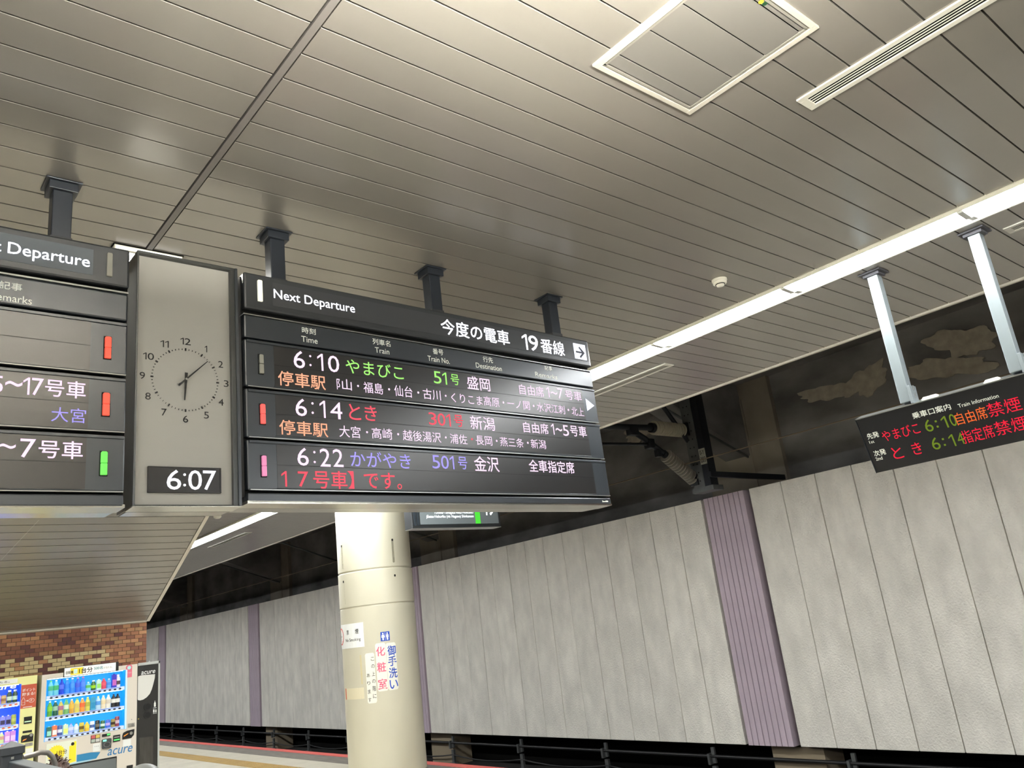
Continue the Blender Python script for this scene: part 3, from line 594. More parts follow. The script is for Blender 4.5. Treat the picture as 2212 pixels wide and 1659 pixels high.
# ---------------------------------------------------------------- platform 19 sign behind the board
S9 = tag(root('platform_sign', (5.262, 8.0, 2.90)), 'dark hanging platform 19 sign with a green stripe, partly hidden below the departure board', 'sign')
MB().box(.0, 1.35, .0, .16, .0, .46).build('case', mat('sign_case', (.14, .15, .16), rough=.35), S9, .006)
MB().box(.0, 1.35, -.004, .16, -.006, .0).build('bottom_edge', M_lip, S9)
MB().box(.03, .05, -.010, .0, .03, .45).box(.075, .095, -.010, .0, .03, .45).build('side_slats', M_body, S9)
fc = MB().box(.118, 1.316, -.006, .0, .042, .43).build('face', mat('sign_face', (.40, .43, .44), rough=.4, emit=.06, ecol=(.45, .48, .5)), S9)
MB().box(.944, 1.022, -.009, -.006, .042, .43).build('green_stripe', mat('stripe_green', (.25, .75, .2), rough=.4, emit=.45, ecol=(.33, .82, .25)), fc)
LW = mat('sign_letters_lit', (1, 1, 1), emit=1.1, ecol=(.93, .97, 1))
text(fc, 'Tōhoku·Yamagata·Akita·Hokkaidō', .322, .1695, .597, .034, LW, 'base', .012, y=-.0068)
text(fc, 'Jōetsu·Hokuriku (via Nagano) Shinkansen', .205, .1215, .715, .034, LW, 'base', .012, y=-.0068)
text(fc, '19', 1.085, .146, .180, .195, LW, 'box', .035, y=-.0068)
text(fc, '東北・山形・秋田・北海道', .322, .30, .60, .055, LW, 'box', .01, y=-.0068)
text(fc, '上越・北陸新幹線', .45, .225, .46, .055, LW, 'box', .01, y=-.0068)
for x in (.2, 1.15): MB().box(x - .03, x + .03, .05, .11, .46, ZC - 2.90).build('hanger', M_post, S9)

# ---------------------------------------------------------------- train information sign, facing the platform
TSr = tag(root('train_information_sign', (5.335, 2.4664, 2.3736)), 'dark hanging train information sign with red and green dot-matrix text at the right edge', 'sign')
ez = Vector((-.304, 0, .953)).normalized(); ex = Vector((0, -1, 0)); ey = ez.cross(ex)
TSr.matrix_world = Matrix(((ex.x, ey.x, ez.x, 5.335), (ex.y, ey.y, ez.y, 2.4664), (ex.z, ey.z, ez.z, 2.3736), (0, 0, 0, 1)))
M_tsb = mat('info_case', (.10, .105, .115), rough=.35)
MB().box(0, 1.9, .0, .10, .0, .378).build('case', M_tsb, TSr, .003)
MB().box(.006, 1.894, -.002, .0, .006, .372).build('front_glass', mat('info_glass', (.085, .09, .11), rough=.35), TSr)
MB().box(-.002, 1.902, -.004, .10, .376, .382).build('top_rim', M_lip, TSr)
MB().box(-.004, .0, -.004, .10, .0, .38).build('side_rim', M_post, TSr)
LM.update({'Y': led('led_olive', (.52, .62, .20), .75, .0045), 'A': led('led_amber', (1.0, .45, .22), 1.0, .0045)})
RED2 = led('led_crimson', (1.0, .17, .27), 1.0, .0045)
for s, u, v, w_, h, m, mode, bold in ST:
    text(TSr, s, u, v, w_, h, RED2 if m == 'R' else LM[m], mode, bold, y=-.0035)
mb = MB()
for u, v in ((.4797, .2372), (.4787, .2023), (.4789, .1184), (.4772, .0806)): mb.box(u - .006, u + .006, -.0038, -.0030, v - .006, v + .006)
mb.build('colons', LM['Y'], TSr)
M_gal = mat('post_silver', (.47, .50, .51), rough=.38, metal=.35, noise=((3, 3, 3), .08))
for i, yy in enumerate((2.124, 1.469)):
    t = tag(root('sign_post', (5.265, yy, 0)), ['silver square post over the left part of the train information sign', 'silver square post nearest the right edge of the photo, over the train information sign'][i], 'post', 'silver posts holding the information sign')
    MB().box(-.035, .035, -.035, .035, 2.76, ZC - .012).build('post', M_gal, t, .004)
    MB().box(-.075, .075, -.075, .075, ZC - .012, ZC - .001).box(-.05, .05, -.055, .055, ZC - .03, ZC - .012).build('ceiling_plate', mat('plate_grey', (.25, .25, .27), rough=.6), t, .002)
    MB().box(-.045, .045, -.055, -.035, 2.74, 2.86).build('clamp', M_gal, t, .002)
    MB().lathe([(.007, 0), (.007, .03)], 6, (0, -.055, 2.83)).lathe([(.007, 0), (.007, .03)], 6, (0, -.055, 2.78)).build('clamp_bolt', M_steel, t)
for i, (a, b) in enumerate(((2.047, 1.93), (1.67, 1.565))):
    t = tag(root('sign_hood_lamp', (5.28, a, 2.745)), ['white trapezoid cover on top of the information sign, left one', 'white trapezoid cover on top of the information sign, right one'][i], 'cover', 'white covers on the information sign')
    MB().prism([(0, 0), (b - a, 0), (b - a + .012, .022), (-.022, .022)], -.02, .05, 'x').build('cover', M_white, t, .003)

# ---------------------------------------------------------------- ceiling fittings
LG = tag(root('fluorescent_trough', (0, 0, ZC)), 'long continuous fluorescent light trough recessed in the ceiling above the platform edge', 'ceiling light')
M_div = mat('divider_grey', (.62, .62, .60), rough=.5)
def trough(par, x0, ya, yb, first):
    W = .28
    MB().prism([(x0, 0), (x0 + .006, 0), (x0 + .006, .07), (x0 + .186, .07), (x0 + .192, .014), (x0 + W - .006, .0), (x0 + W, 0), (x0 + W, .13), (x0, .13)], ya, yb, 'y').build('reflector', M_white, par)
    MB().box(x0 - .010, x0, ya, yb, -.004, .004).box(x0 + W, x0 + W + .014, ya, yb, -.010, .004).box(x0 - .004, x0 + .004, ya, yb, -.022, .004).build('trough_rim', M_white, par)
    yy = first
    while yy < yb - 1.2:
        a, b = yy + .022, min(yy + 1.150, yb)
        o = MB().prism([(x0 + .008, .0), (x0 + .030, -.020), (x0 + .150, -.026), (x0 + .178, -.016), (x0 + .186, .012), (x0 + .186, .045), (x0 + .008, .06)], a, b, 'y').build('diffuser', M_diff, par)
        MB().prism([(x0 + .006, -.003), (x0 + .03, -.023), (x0 + .15, -.029), (x0 + .185, -.012), (x0 + W - .012, -.004), (x0 + W - .10, .02), (x0 + .006, .06)], yy - .016, yy + .016, 'y').build('divider', M_div, par)
        yy += 1.172
trough(LG, 4.80, -13.9, 44, -13.85)
LG2 = tag(root('fluorescent_trough', (0, 0, ZC - .0)), 'second fluorescent light trough over the opposite platform edge, outside the photo', 'ceiling light')
trough(LG2, -2.9, -13.9, 9.9, -13.85)
for yl, where in ((.44, 'directly above the camera'), (-3.4, 'next behind the camera'), (-7.1, 'third of the row behind the camera'), (-10.8, 'last of the row behind the camera')):  # uplights added out of view to brighten the ceiling and board fronts
  SL_ = tag(root('added_uplight', (.88, yl, ZC - .46), (0, 0, math.radians(90))), 'added unseen uplight that brightens the plank ceiling, ' + where, 'ceiling light', 'added uplights out of view')
  MB().prism([(-.07, -.150), (.07, -.150), (.085, -.092), (.080, -.092), (.066, -.140), (-.066, -.140), (-.080, -.092), (-.085, -.092)], -.78, .78, 'y').build('housing', M_white, SL_)
  for x in (-.045, .045): MB().tube([(x, -.75, -.112), (x, .75, -.112)], .018, 10).build('tube', mat('up_tube', (1, 1, 1), emit=UP, ecol=(1, .98, .93)), SL_)
  for q in (-.6, .6): MB().tube([(0, q, -.135), (0, q, .459)], .006, 6).build('suspension_rod', M_steel, SL_)

BL_ = tag(root('slim_ceiling_lamp', (1.085, 3.80, ZC)), 'slim white ceiling lamp whose lit end shows just above the clock panel', 'ceiling light')
MB().box(-.16, .16, 0, .02, -.030, -.001).box(-.16, -.145, .02, 5.6, -.030, -.001).box(.145, .16, .02, 5.6, -.030, -.001).box(-.16, .16, 5.6, 5.62, -.030, -.001).build('frame', M_white, BL_)
MB().box(-.165, .165, -.004, 5.625, -.006, -.0005).build('shadow_gap', M_dark, BL_)
MB().box(-.144, .144, .022, 5.598, -.026, -.012).build('diffuser', mat('slim_diffuser', (1, 1, 1), emit=70, ecol=(1, .98, .93)), BL_)
MB().box(-.155, .155, -.003, -.001, -.028, -.012).build('lit_end', mat('lit_end', (1, 1, 1), emit=.9), BL_)

M_hf = mat('hatch_frame', (.70, .69, .65), rough=.4)
HT = tag(root('ceiling_hatch', (2.042, 1.02, ZC)), 'square framed access hatch in the plank ceiling, top right of the photo', 'hatch')
w_, l_ = .592, .608
MB().box(0, .030, 0, l_, -.010, .004).box(w_ - .026, w_, 0, l_, -.010, .004).box(.03, w_ - .026, 0, .022, -.010, .004).box(.03, w_ - .026, l_ - .022, l_, -.010, .004).build('outer_frame', M_hf, HT, .002)
MB().box(.034, .044, .03, l_ - .03, -.008, .004).box(w_ - .042, w_ - .032, .03, l_ - .03, -.008, .004).box(.034, w_ - .034, .026, .036, -.008, .004).box(.034, w_ - .034, l_ - .036, l_ - .026, -.008, .004).build('inner_frame', mat('hatch_inner', (.58, .57, .54), rough=.4, metal=.3), HT)
MB().box(.03, w_ - .03, .02, l_ - .02, .0, .004).build('hatch_back', M_dark, HT)
M_hp = mat('hatch_panel', (.50, .49, .475), rough=.35, metal=.3)
cuts = [.038] + [1.982 + P * k - 1.02 for k in (-6, -5, -4, -3)] + [l_ - .038]
cuts = [c for c in cuts if .037 < c < l_ - .037 or c in (.038, l_ - .038)]
for a, b in zip(cuts, cuts[1:]):
    MB().box(.045, w_ - .043, a + .003, b - .003, -.006, .0).build('hatch_plank', M_hp, HT, .0015)
for x, yy, m in ((.2815, .047, mat('dot_yellow', (.93, .85, .2), rough=.5)), (.3015, .045, mat('dot_green', (.08, .25, .15), rough=.5))):
    o = MB().lathe([(.0095, 0), (.0095, .001)], 16).build('sticker_dot', m, HT); o.location = (x, yy, -.0072)

M_vent = mat('vent_white', (.78, .775, .74), rough=.4)
def vent(x, y0, y1, label, wd=.124, slots=3):
    t = tag(root('slot_diffuser', (x, y0, ZC)), label, 'air vent', 'white linear air diffusers')
    L_ = y1 - y0; e = .035; sx = .028
    MB().box(0, sx, 0, L_, -.008, .001).box(wd - sx, wd, 0, L_, -.008, .001).box(sx, wd - sx, 0, e, -.008, .001).box(sx, wd - sx, L_ - e, L_, -.008, .001).build('frame', M_vent, t, .0015)
    MB().box(sx, wd - sx, e, L_ - e, -.0025, -.0005).build('dark_slot', M_dark, t)
    n_ = slots + 1; st = (wd - 2 * sx) / n_
    for k in range(1, n_): MB().box(sx + k * st - .0025, sx + k * st + .0025, e, L_ - e, -.0052, -.0036).build('blade', M_vent, t)
    return t
vent(2.974, .12, 1.323, 'white slotted air diffuser near the ceiling hatch, at the top right')
vent(5.372, 4.052, 5.30, 'white slotted air diffuser between the light trough and ceiling edge, right of the departure board')
vent(5.402, .15, 1.352, 'white slotted air diffuser at the right edge, by the nearest silver sign post')
vent(5.372, 13.25, 15.0, 'white slotted air diffuser on the far ceiling, seen below the departure board')
t = tag(root('smoke_detector', (4.293, 2.69, ZC)), 'round white smoke detector on the ceiling left of the light trough', 'smoke detector')
MB().lathe([(.050, -.001), (.050, -.012), (.046, -.016)], 28).build('base', M_white, t)
MB().lathe([(.046, -.016), (.045, -.030), (.034, -.034), (.030, -.034)], 28).build('body', M_white, t)
MB().lathe([(.031, -.034), (.031, -.038)], 24).build('dark_inlet', M_dark, t)
MB().lathe([(.028, -.036), (.025, -.046), (.012, -.050)], 24).build('cap', M_white, t)
t = tag(root('small_ceiling_sensor', (4.30, 11.6, ZC)), 'small white ceiling sensor on the far ceiling below the clock', 'sensor')
MB().lathe([(.055, -.001), (.055, -.02), (.03, -.04)], 20).build('body', M_white, t)
for i, yy in enumerate((6.1, 3.75, 1.95, 8.9, 12.0)):
    pass

# ---------------------------------------------------------------- catenary steelwork beyond the platform edge
ST_ = tag(root('catenary_support', (0, 0, 0)), 'dark steel hanging frame beside the track carrying two ribbed insulators', 'steel frame')
MB().box(9.98, 10.0, 7.20, 7.40, 3.30, 5.2).box(10.0, 10.14, 7.20, 7.215, 3.30, 5.2).build('channel', M_steel, ST_)
MB().box(9.98, 10.16, 7.085, 7.19, 3.26, 5.2).build('box_leg', M_tube_d, ST_)
MB().box(9.95, 10.2, 7.04, 7.42, 3.24, 3.31).build('foot_plate', M_steel, ST_)
MB().box(9.93, 10.05, 7.30, 7.44, 4.13, 4.33).build('arm_bracket', M_tube_d, ST_)
MB().box(9.95, 10.08, 7.30, 7.44, 3.36, 3.52).build('strut_bracket', M_tube_d, ST_)
hl = MB()
for k in range(14):
    for yy in (7.27, 7.34): hl.box(9.974, 9.98, yy - .008, yy + .008, 3.40 + k * .13, 3.418 + k * .13)
tag(hl.build('bolt_holes', M_ink, ST_), kind='stuff')
pl = MB().box(9.966, 9.98, 7.085, 7.195, 3.64, 3.88).build('number_plate', mat('plate_white', (.62, .62, .58), rough=.6), ST_)
pl2 = root('plate_frame', (9.964, 7.190, 3.65)); pl2.parent = ST_
def xwrap(X, Z): return (9.963, 7.188 - X, 3.65 + Z)
bpy.data.objects.remove(pl2)
text(pl, '0-Y', .012, .135, .080, .07, M_ink, bold=.02, wrap=xwrap); text(pl, '203', .010, .020, .085, .08, M_ink, bold=.02, wrap=xwrap)
MB().box(9.9, 11.9, 7.0, 7.06, 3.42, 3.50).build('cross_rail', M_tube_d, ST_)
MB().tube([(9.30, 7.38, 4.9), (9.54, 7.38, 4.58), (10.05, 7.38, 4.0)], .035, 8).build('diagonal_brace', M_tube_d, ST_)
def insulator(label, p0, p1, r, n, r0, mcol):
    a, b = Vector(p0), Vector(p1); d = (b - a); L_ = d.length
    t = root('insulator', a, d.to_track_quat('Z', 'X').to_euler()); tag(t, label, 'insulator', 'insulators of the catenary arm')
    prof = [(r0, 0)]
    for k in range(n):
        z = L_ * (k + .5) / n; h = L_ / n
        prof += [(r0, z - h * .30), (r, z - h * .16), (r, z + h * .12), (r0, z + h * .22)]
    prof.append((r0, L_)); rb_ = MB().lathe(prof, 24); rb_.sm = [False] * len(rb_.sm); rb_.build('ribbed_body', mcol, t)
    MB().lathe([(r0 * 1.25, -.05), (r0 * 1.25, .02)], 16).build('end_cap', M_tube_d, t)
    MB().lathe([(r0 * 1.25, L_ - .02), (r0 * 1.25, L_ + .05)], 16).build('end_cap', M_tube_d, t)
    return t
M_ins = mat('insulator_cream', (.68, .66, .58), rough=.35); M_ins2 = mat('insulator_brown', (.52, .50, .46), rough=.3)
insulator('cream ribbed insulator lying level on the upper catenary arm', (9.24, 7.4, 4.225), (9.94, 7.4, 4.228), .108, 12, .060, M_ins)
insulator('cream ribbed insulator sloping down to the foot of the steel frame', (9.42, 7.4, 3.82), (10.00, 7.4, 3.46), .104, 12, .045, M_ins2)
ARM = tag(root('cantilever_tubes', (0, 0, 0)), 'dark tubular catenary arm reaching left over the track behind the departure board', 'pipe')
MB().tube([(6.9, 7.4, 4.13), (8.1, 7.4, 4.18), (9.2, 7.4, 4.222)], .045, 12).build('top_tube', M_tube_d, ARM)
MB().tube([(8.72, 7.4, 4.17), (9.0, 7.4, 4.05), (9.38, 7.4, 3.845)], .045, 12).build('strut_tube', M_tube_d, ARM)
MB().tube([(7.0, 7.4, 3.88), (8.1, 7.4, 3.92), (9.08, 7.4, 3.965)], .022, 10).build('lower_tube', M_tube_d, ARM)
MB().box(8.68, 8.86, 7.35, 7.45, 4.08, 4.20).box(9.04, 9.16, 7.34, 7.46, 3.90, 4.04).box(9.22, 9.30, 7.36, 7.44, 3.78, 3.90).build('clamp', M_tube_d, ARM, .01)
# ---------------------------------------------------------------- vending machines and recycling box
M_vm = mat('machine_white', (.80, .775, .73), rough=.38); M_vy = mat('machine_yellow', (.86, .86, .60), rough=.38)
M_mside = mat('machine_side', (.30, .28, .24), rough=.5); M_blk = mat('black_plastic', (.05, .05, .05), rough=.35)
M_chrome = mat('chrome', (.75, .75, .74), rough=.2, metal=.9)
M_rail_w = mat('price_rail', (.80, .85, .93), rough=.35, emit=.22, ecol=(.75, .85, 1))
M_cyan = mat('backlit_cyan', (.10, .55, .82), rough=.4, emit=.60, ecol=(.10, .62, .90)); M_bluep = mat('backlit_blue', (.08, .25, .85), rough=.4, emit=.75, ecol=(.10, .34, .98))
M_strip = mat('led_strip', (1, 1, 1), emit=6, ecol=(.85, .97, 1)); M_stripv = mat('led_strip_violet', (1, 1, 1), emit=7, ecol=(.80, .84, 1))
M_pricel = mat('price_labels', (.35, .48, .85), rough=.5)
def machine(name, loc, label, cat, W, H, body_m, win, inner, strip, shelves, deep=.74):
    t = tag(root(name, loc), label, cat)
    u0, u1, v0, v1 = win; dp = .16
    mb = MB()
    mb.box(0, W, dp, deep, .05, H).box(0, u0, 0, dp, .05, H).box(u1, W, 0, dp, .05, H).box(u0, u1, 0, dp, .05, v0).box(u0, u1, 0, dp, v1, H)
    mb.build('body', body_m, t)
    box('plinth', M_blk, .03, W - .03, .04, deep, 0, .05, t)
    box('back_panel', inner, u0, u1, dp - .012, dp - .002, v0, v1, t)
    MB().box(u0, u0 + .008, .005, dp - .012, v0, v1).box(u1 - .008, u1, .005, dp - .012, v0, v1).build('window_sides', inner, t)
    for v in shelves:
        sh = box('shelf', M_rail_w, u0 + .008, u1 - .008, .004, dp - .012, v - .020, v + .022, t)
        box('price_strip', M_pricel, u0 + .05, u1 - .06, .0025, .004, v + .010, v + .0175, sh)
    for i, v in enumerate(shelves):
        top = v1 if i == 0 else shelves[i - 1] - .020
        box('light_strip', strip, u0 + .02, u1 - .02, .05, .07, top - .007, top - .001, t)
    return t
def buttons(t, shelves, us, m):
    for v in shelves:
        for u in us:
            MB().disc(u, v - .003, .0165, -.004, .004, 14, .0095).build('button', m, t)
VMO = (2.27, 12.25, 0)
SH = [1.4760, 1.2280, .9810]
VM = machine('vending_machine', VMO, 'white vending machine with a cyan lit window, left of the black recycling box', 'vending machine', 1.15, 1.765, M_vm, (.055, 1.0, .958, 1.705), M_cyan, M_strip, SH)
US = [.116 + .0629 * i for i in range(14)]
M_btn = mat('button_dark', (.10, .07, .09), rough=.3)
buttons(VM, SH, US, M_btn)
box('window_pane', M_pane, .057, .998, .0005, .002, .96, 1.703, VM)
MB().box(1.0, 1.020, -.004, .002, .955, 1.706).build('window_edge', mat('pale_blue_edge', (.70, .82, .95), rough=.3, emit=.35, ecol=(.7, .85, 1)), VM)
bn = MB().box(.243, .908, -.008, .30, 1.706, 1.822).build('top_banner', M_blk, VM)
bf = MB().box(.253, .871, -.011, -.008, 1.712, 1.816).build('banner_face', mat('banner_white', (.92, .92, .90), rough=.4, emit=.18), bn)
M_yel = mat('print_yellow', (.95, .85, .15), rough=.5); M_teal = mat('print_teal', (.10, .50, .55), rough=.5); M_gryp = mat('print_grey', (.5, .5, .5), rough=.5)
MB().box(.325, .470, -.012, -.011, 1.722, 1.806).build('yellow_patch', M_yel, bn)
MB().box(.362, .405, -.0128, -.012, 1.735, 1.792).build('pale_patch', mat('print_pale', (.75, .88, .88), rough=.5), bn)
text(bn, '自販機', .270, 1.738, .085, .040, M_ink, bold=.02, y=-.0132)
text(bn, '1台分', .425, 1.730, .160, .068, M_ink, bold=.05, y=-.0132)
text(bn, '500名', .605, 1.752, .105, .042, M_teal, bold=.04, y=-.0118)
text(bn, 'が当たる。', .720, 1.752, .110, .028, M_gryp, bold=.01, y=-.0118)
po = MB().box(.085, .430, -.004, .0, .655, .930).build('poster', mat('poster_pale', (.84, .86, .80), rough=.4), VM)
star = [(.20 + (.105 if k % 2 else .088) * math.cos(math.pi * k / 22), .80 + (.105 if k % 2 else .088) * math.sin(math.pi * k / 22)) for k in range(44)]
MB().prism(star, -.0048, -.004, 'y').build('yellow_burst', M_yel, po)
MB().prism([(.345, .66), (.425, .67), (.425, .90), (.405, .915), (.385, .87), (.345, .86)], -.0048, -.004, 'y').build('yellow_label', M_yel, po)
MB().disc(.383, .882, .020, -.0056, -.0048, 18).build('round_badge', M_ink, po)
text(po, '1台分', .205, .780, .115, .055, M_ink, bold=.03, y=-.0054); text(po, 'が当たる。', .235, .725, .095, .024, M_gryp, y=-.0046)
MB().prism([(.437, .660), (.664, .657), (.712, .726), (.60, .742), (.437, .742)], -.003, 0, 'y').build('blue_swoosh', mat('swoosh_blue', (.15, .48, .66), rough=.4), VM)
MB().prism([(.30, .640), (.55, .638), (.664, .655), (.437, .660)], -.003, 0, 'y').build('pale_swoosh', mat('swoosh_pale', (.62, .78, .84), rough=.4), VM)
text(VM, 'acure', .795, .664, .300, .075, mat('logo_blue', (.18, .45, .66), rough=.4), 'box', .03, y=-.0015, shear=.22)
MB().box(.357, .912, -.004, 0, .36, .640).build('delivery_frame', M_blk, VM)
MB().prism([(-.012, .385), (-.030, .50), (-.014, .622), (-.004, .622), (-.004, .385)], .370, .900, 'x').build('delivery_flap', mat('flap_grey', (.36, .38, .38), rough=.25), VM)
coin = MB().prism([(.975, .830), (1.085, .832), (1.118, .865), (1.124, .938), (1.03, .930), (.985, .912), (.974, .880)], -.006, 0, 'y').build('coin_plate', M_blk, VM)
MB().disc(1.082, .893, .020, -.012, -.006, 18).build('coin_knob', M_chrome, coin)
MB().prism([(.992, .862), (1.035, .884), (1.052, .896), (1.030, .893), (.990, .874)], -.008, -.006, 'y').build('orange_mark', mat('print_orange', (.93, .55, .2), rough=.5, emit=.3), coin)
rd = MB().prism([(.727, .760), (.835, .756), (.838, .868), (.825, .876), (.735, .876), (.723, .868)], -.030, 0, 'y').build('card_reader', mat('reader_grey', (.22, .24, .25), rough=.4), VM, .004)
MB().disc(.783, .806, .040, -.032, -.030, 24, .030).build('reader_ring', M_gryp, rd); MB().disc(.783, .806, .035, -.033, -.032, 24, .026).build('reader_pad', mat('reader_pad', (.16, .17, .18), rough=.4), rd)
MB().box(.733, .775, -.032, -.030, .846, .868).build('reader_screen', mat('screen_mint', (.5, .95, .8), emit=.9, ecol=(.45, .95, .75)), rd)
dp_ = MB().box(.727, .826, -.008, 0, .903, .937).build('price_display', M_blk, VM)
MB().box(.786, .820, -.0095, -.008, .914, .932).build('green_digits', mat('digits_green', (.3, 1, .4), emit=1, ecol=(.3, .95, .4)), dp_)
bl = MB().box(.861, .946, -.010, 0, .818, .900).build('note_slot', M_blk, VM)
MB().box(.872, .936, -.012, -.010, .866, .882).build('slot_plate', M_gryp, bl); MB().box(.870, .938, -.0115, -.010, .834, .848).build('green_bar', MATS['digits_green'], bl)
qd = MB().box(.592, .704, -.004, 0, .850, .945).build('payment_stickers', M_blk, VM)
for u, v, c in ((.598, .903, (.75, .35, .35)), (.652, .903, (.82, .72, .35)), (.598, .857, (.62, .66, .62)), (.652, .857, (.75, .76, .74))):
    MB().box(u, u + .047, -.005, -.004, v, v + .038).build('sticker', mat('sticker_%d' % int(c[0] * 100 + c[1] * 10), c, rough=.5), qd)
MB().box(.622, .716, -.003, 0, .743, .838).build('paper_notice', M_pap, VM); MB().box(.985, 1.085, -.003, 0, .740, .822).build('paper_notice', M_pap, VM)
text(VM, '...', .64, .80, .05, .008, M_gryp, y=-.0036)
lv = MB().box(1.038, 1.128, -.006, 0, .968, 1.018).build('lever_plate', mat('lever_grey', (.62, .61, .58), rough=.3, metal=.5), VM, .004)
MB().disc(1.098, .995, .014, -.024, -.006, 16).build('return_lever', M_chrome, lv)
pk = MB().prism([(1.004, 1.60), (1.080, 1.605), (1.082, 1.745), (1.065, 1.768), (1.022, 1.766), (1.003, 1.745)], -.003, 0, 'y').build('pink_sticker', mat('sticker_pink', (.82, .42, .50), rough=.5), VM)
MB().disc(1.043, 1.728, .024, -.004, -.003, 16).build('sticker_circle', mat('sticker_aqua', (.62, .80, .82), rough=.5), pk); text(pk, 'ﾎﾟｲﾝﾄ', 1.014, 1.652, .056, .022, M_pap, y=-.0038)
MB().disc(1.088, 1.062, .006, -.003, 0, 10).build('lock', M_gryp, VM)
MB().box(1.035, 1.112, -.005, 0, .458, .500).build('coin_return', M_blk, VM)

# drinks: each display bottle, carton or can is a thing of its own
def col_m(c, gl=.25, em=.22): return mat('drink_%02d%02d%02d' % tuple(int(x * 99) for x in c), c, rough=gl, emit=em)  # faint glow in each drink's colour stands in for light falling on it
def drink(kind, pos, h, body, cap, labelc, label, group):
    t = root({'bottle': 'drink_bottle', 'can': 'drink_can', 'carton': 'drink_carton', 'cup': 'bottle_can'}[kind], pos)
    r = .0300
    if kind == 'bottle':
        r = .0295
        MB().lathe([(r * .9, 0), (r, .006), (r, h * .28), (r * .94, h * .32), (r, h * .36), (r, h * .66), (r * .55, h * .85), (.011, h * .90), (.011, h * .93)], 14, sq=.25).build('bottle_body', col_m(body), t)
        MB().lathe([(.0125, h * .92), (.0125, h), (.011, h)], 12).build('cap', col_m(cap), t)
        MB().lathe([(r * 1.03, h * .34), (r * 1.03, h * .64)], 14, sq=.25).build('label_sleeve', col_m(labelc), t)
    elif kind == 'can':
        MB().lathe([(r * .82, 0), (r * .94, .006), (r * .94, h - .010), (r * .78, h - .002), (r * .78, h)], 16).build('can_body', col_m(body), t)
        MB().lathe([(r * .955, h * .30), (r * .955, h * .62)], 16).build('printed_band', col_m(labelc), t)
        MB().lathe([(r * .76, h), (r * .74, h + .001)], 14).build('can_lid', M_chrome, t)
    elif kind == 'carton':
        MB().box(-r * .9, r * .9, -r * .9, r * .9, 0, h).build('carton_body', col_m(body), t)
        MB().box(-r * .78, r * .78, -r * .93, -r * .9, h * .15, h * .60).build('printed_panel', col_m(labelc), t)
        MB().lathe([(.010, h), (.010, h + .010)], 10).build('cap', col_m(cap), t)
    else:
        MB().lathe([(r * .85, 0), (r * .95, .005), (r * .95, h * .70), (r * .55, h * .84), (r * .55, h * .88)], 16).build('can_body', col_m(body), t)
        MB().lathe([(r * .60, h * .87), (r * .60, h)], 14).build('cap', col_m(cap), t)
        MB().lathe([(r * .965, h * .2), (r * .965, h * .5)], 16).build('printed_band', col_m(labelc), t)
    return tag(t, label, 'drink', group)
W_, K_ = (.92, .93, .95), (.08, .08, .08)
R1 = [('bottle', .185, (.45, .78, .85), (.45, .85, .4), (.35, .75, .55), 'teal bottle with green cap'), ('bottle', .185, (.45, .78, .85), (.9, .95, .95), (.30, .72, .45), 'clear teal bottle with white cap'),
      ('bottle', .188, (.15, .28, .80), (.15, .25, .75), (.35, .45, .90), 'deep blue tall bottle'), ('bottle', .186, (.25, .55, .90), W_, (.20, .50, .88), 'light blue tall bottle with white cap'),
      ('bottle', .186, (.25, .55, .90), W_, (.30, .60, .92), 'light blue tall bottle with pale label'), ('bottle', .184, (.25, .45, .88), (.85, .55, .7), (.30, .40, .85), 'blue tall bottle with pink cap'),
      ('bottle', .186, (.28, .50, .90), (.90, .45, .55), (.35, .55, .92), 'blue tall bottle with red cap'), ('bottle', .112, (.50, .80, .85), W_, (.40, .75, .40), 'short clear bottle with a green print'),
      ('cup', .125, (.22, .38, .18), W_, (.60, .80, .15), 'short dark bottle with lime label'), ('carton', .120, (.75, .88, .82), W_, (.55, .80, .40), 'pale green short carton'),
      ('bottle', .130, (.82, .30, .38), (.85, .25, .35), (.88, .35, .42), 'red short bottle'), ('bottle', .120, (.40, .65, .90), W_, (.30, .55, .88), 'pale blue short bottle'),
      ('carton', .165, (.28, .25, .72), (.2, .2, .6), (.75, .40, .70), 'indigo tall carton with a pink print'), ('cup', .160, (.86, .85, .86), W_, (.38, .30, .30), 'white bottle-can with brown print')]
R2 = [('bottle', .182, (.40, .66, .22), W_, (.55, .80, .25), 'green tea bottle with lime label'), ('bottle', .178, (.15, .35, .28), (.85, .9, .9), (.60, .75, .65), 'dark green bottle with grey-green label'),
      ('bottle', .172, (.78, .72, .35), (.55, .75, .9), (.65, .42, .52), 'yellow bottle with mauve label'), ('bottle', .178, (.45, .68, .40), (.3, .7, .4), (.80, .88, .78), 'green bottle with white label'),
      ('bottle', .172, (.82, .62, .25), (.8, .8, .85), (.88, .72, .30), 'amber tea bottle'), ('bottle', .172, (.85, .80, .38), (.5, .75, .35), (.82, .76, .45), 'yellow bottle with pale label'),
      ('bottle', .170, (.92, .58, .25), (.9, .85, .7), (.90, .42, .25), 'orange bottle with red label'), ('bottle', .172, (.80, .78, .35), (.9, .85, .3), (.70, .70, .30), 'olive yellow bottle'),
      ('carton', .160, (.30, .62, .75), (.3, .6, .75), (.20, .55, .72), 'teal carton'), ('bottle', .162, (.70, .82, .88), (.95, .9, .5), (.35, .60, .85), 'pale bottle, blue label, yellow cap'),
      ('bottle', .165, (.88, .82, .70), W_, (.85, .78, .62), 'cream bottle with brown print'), ('bottle', .165, (.88, .86, .80), W_, (.80, .76, .70), 'off-white bottle with pale label'),
      ('bottle', .162, (.16, .15, .15), K_, (.85, .85, .82), 'black coffee bottle with white label'), ('bottle', .162, (.16, .15, .15), K_, (.85, .85, .82), 'black coffee bottle with white label')]
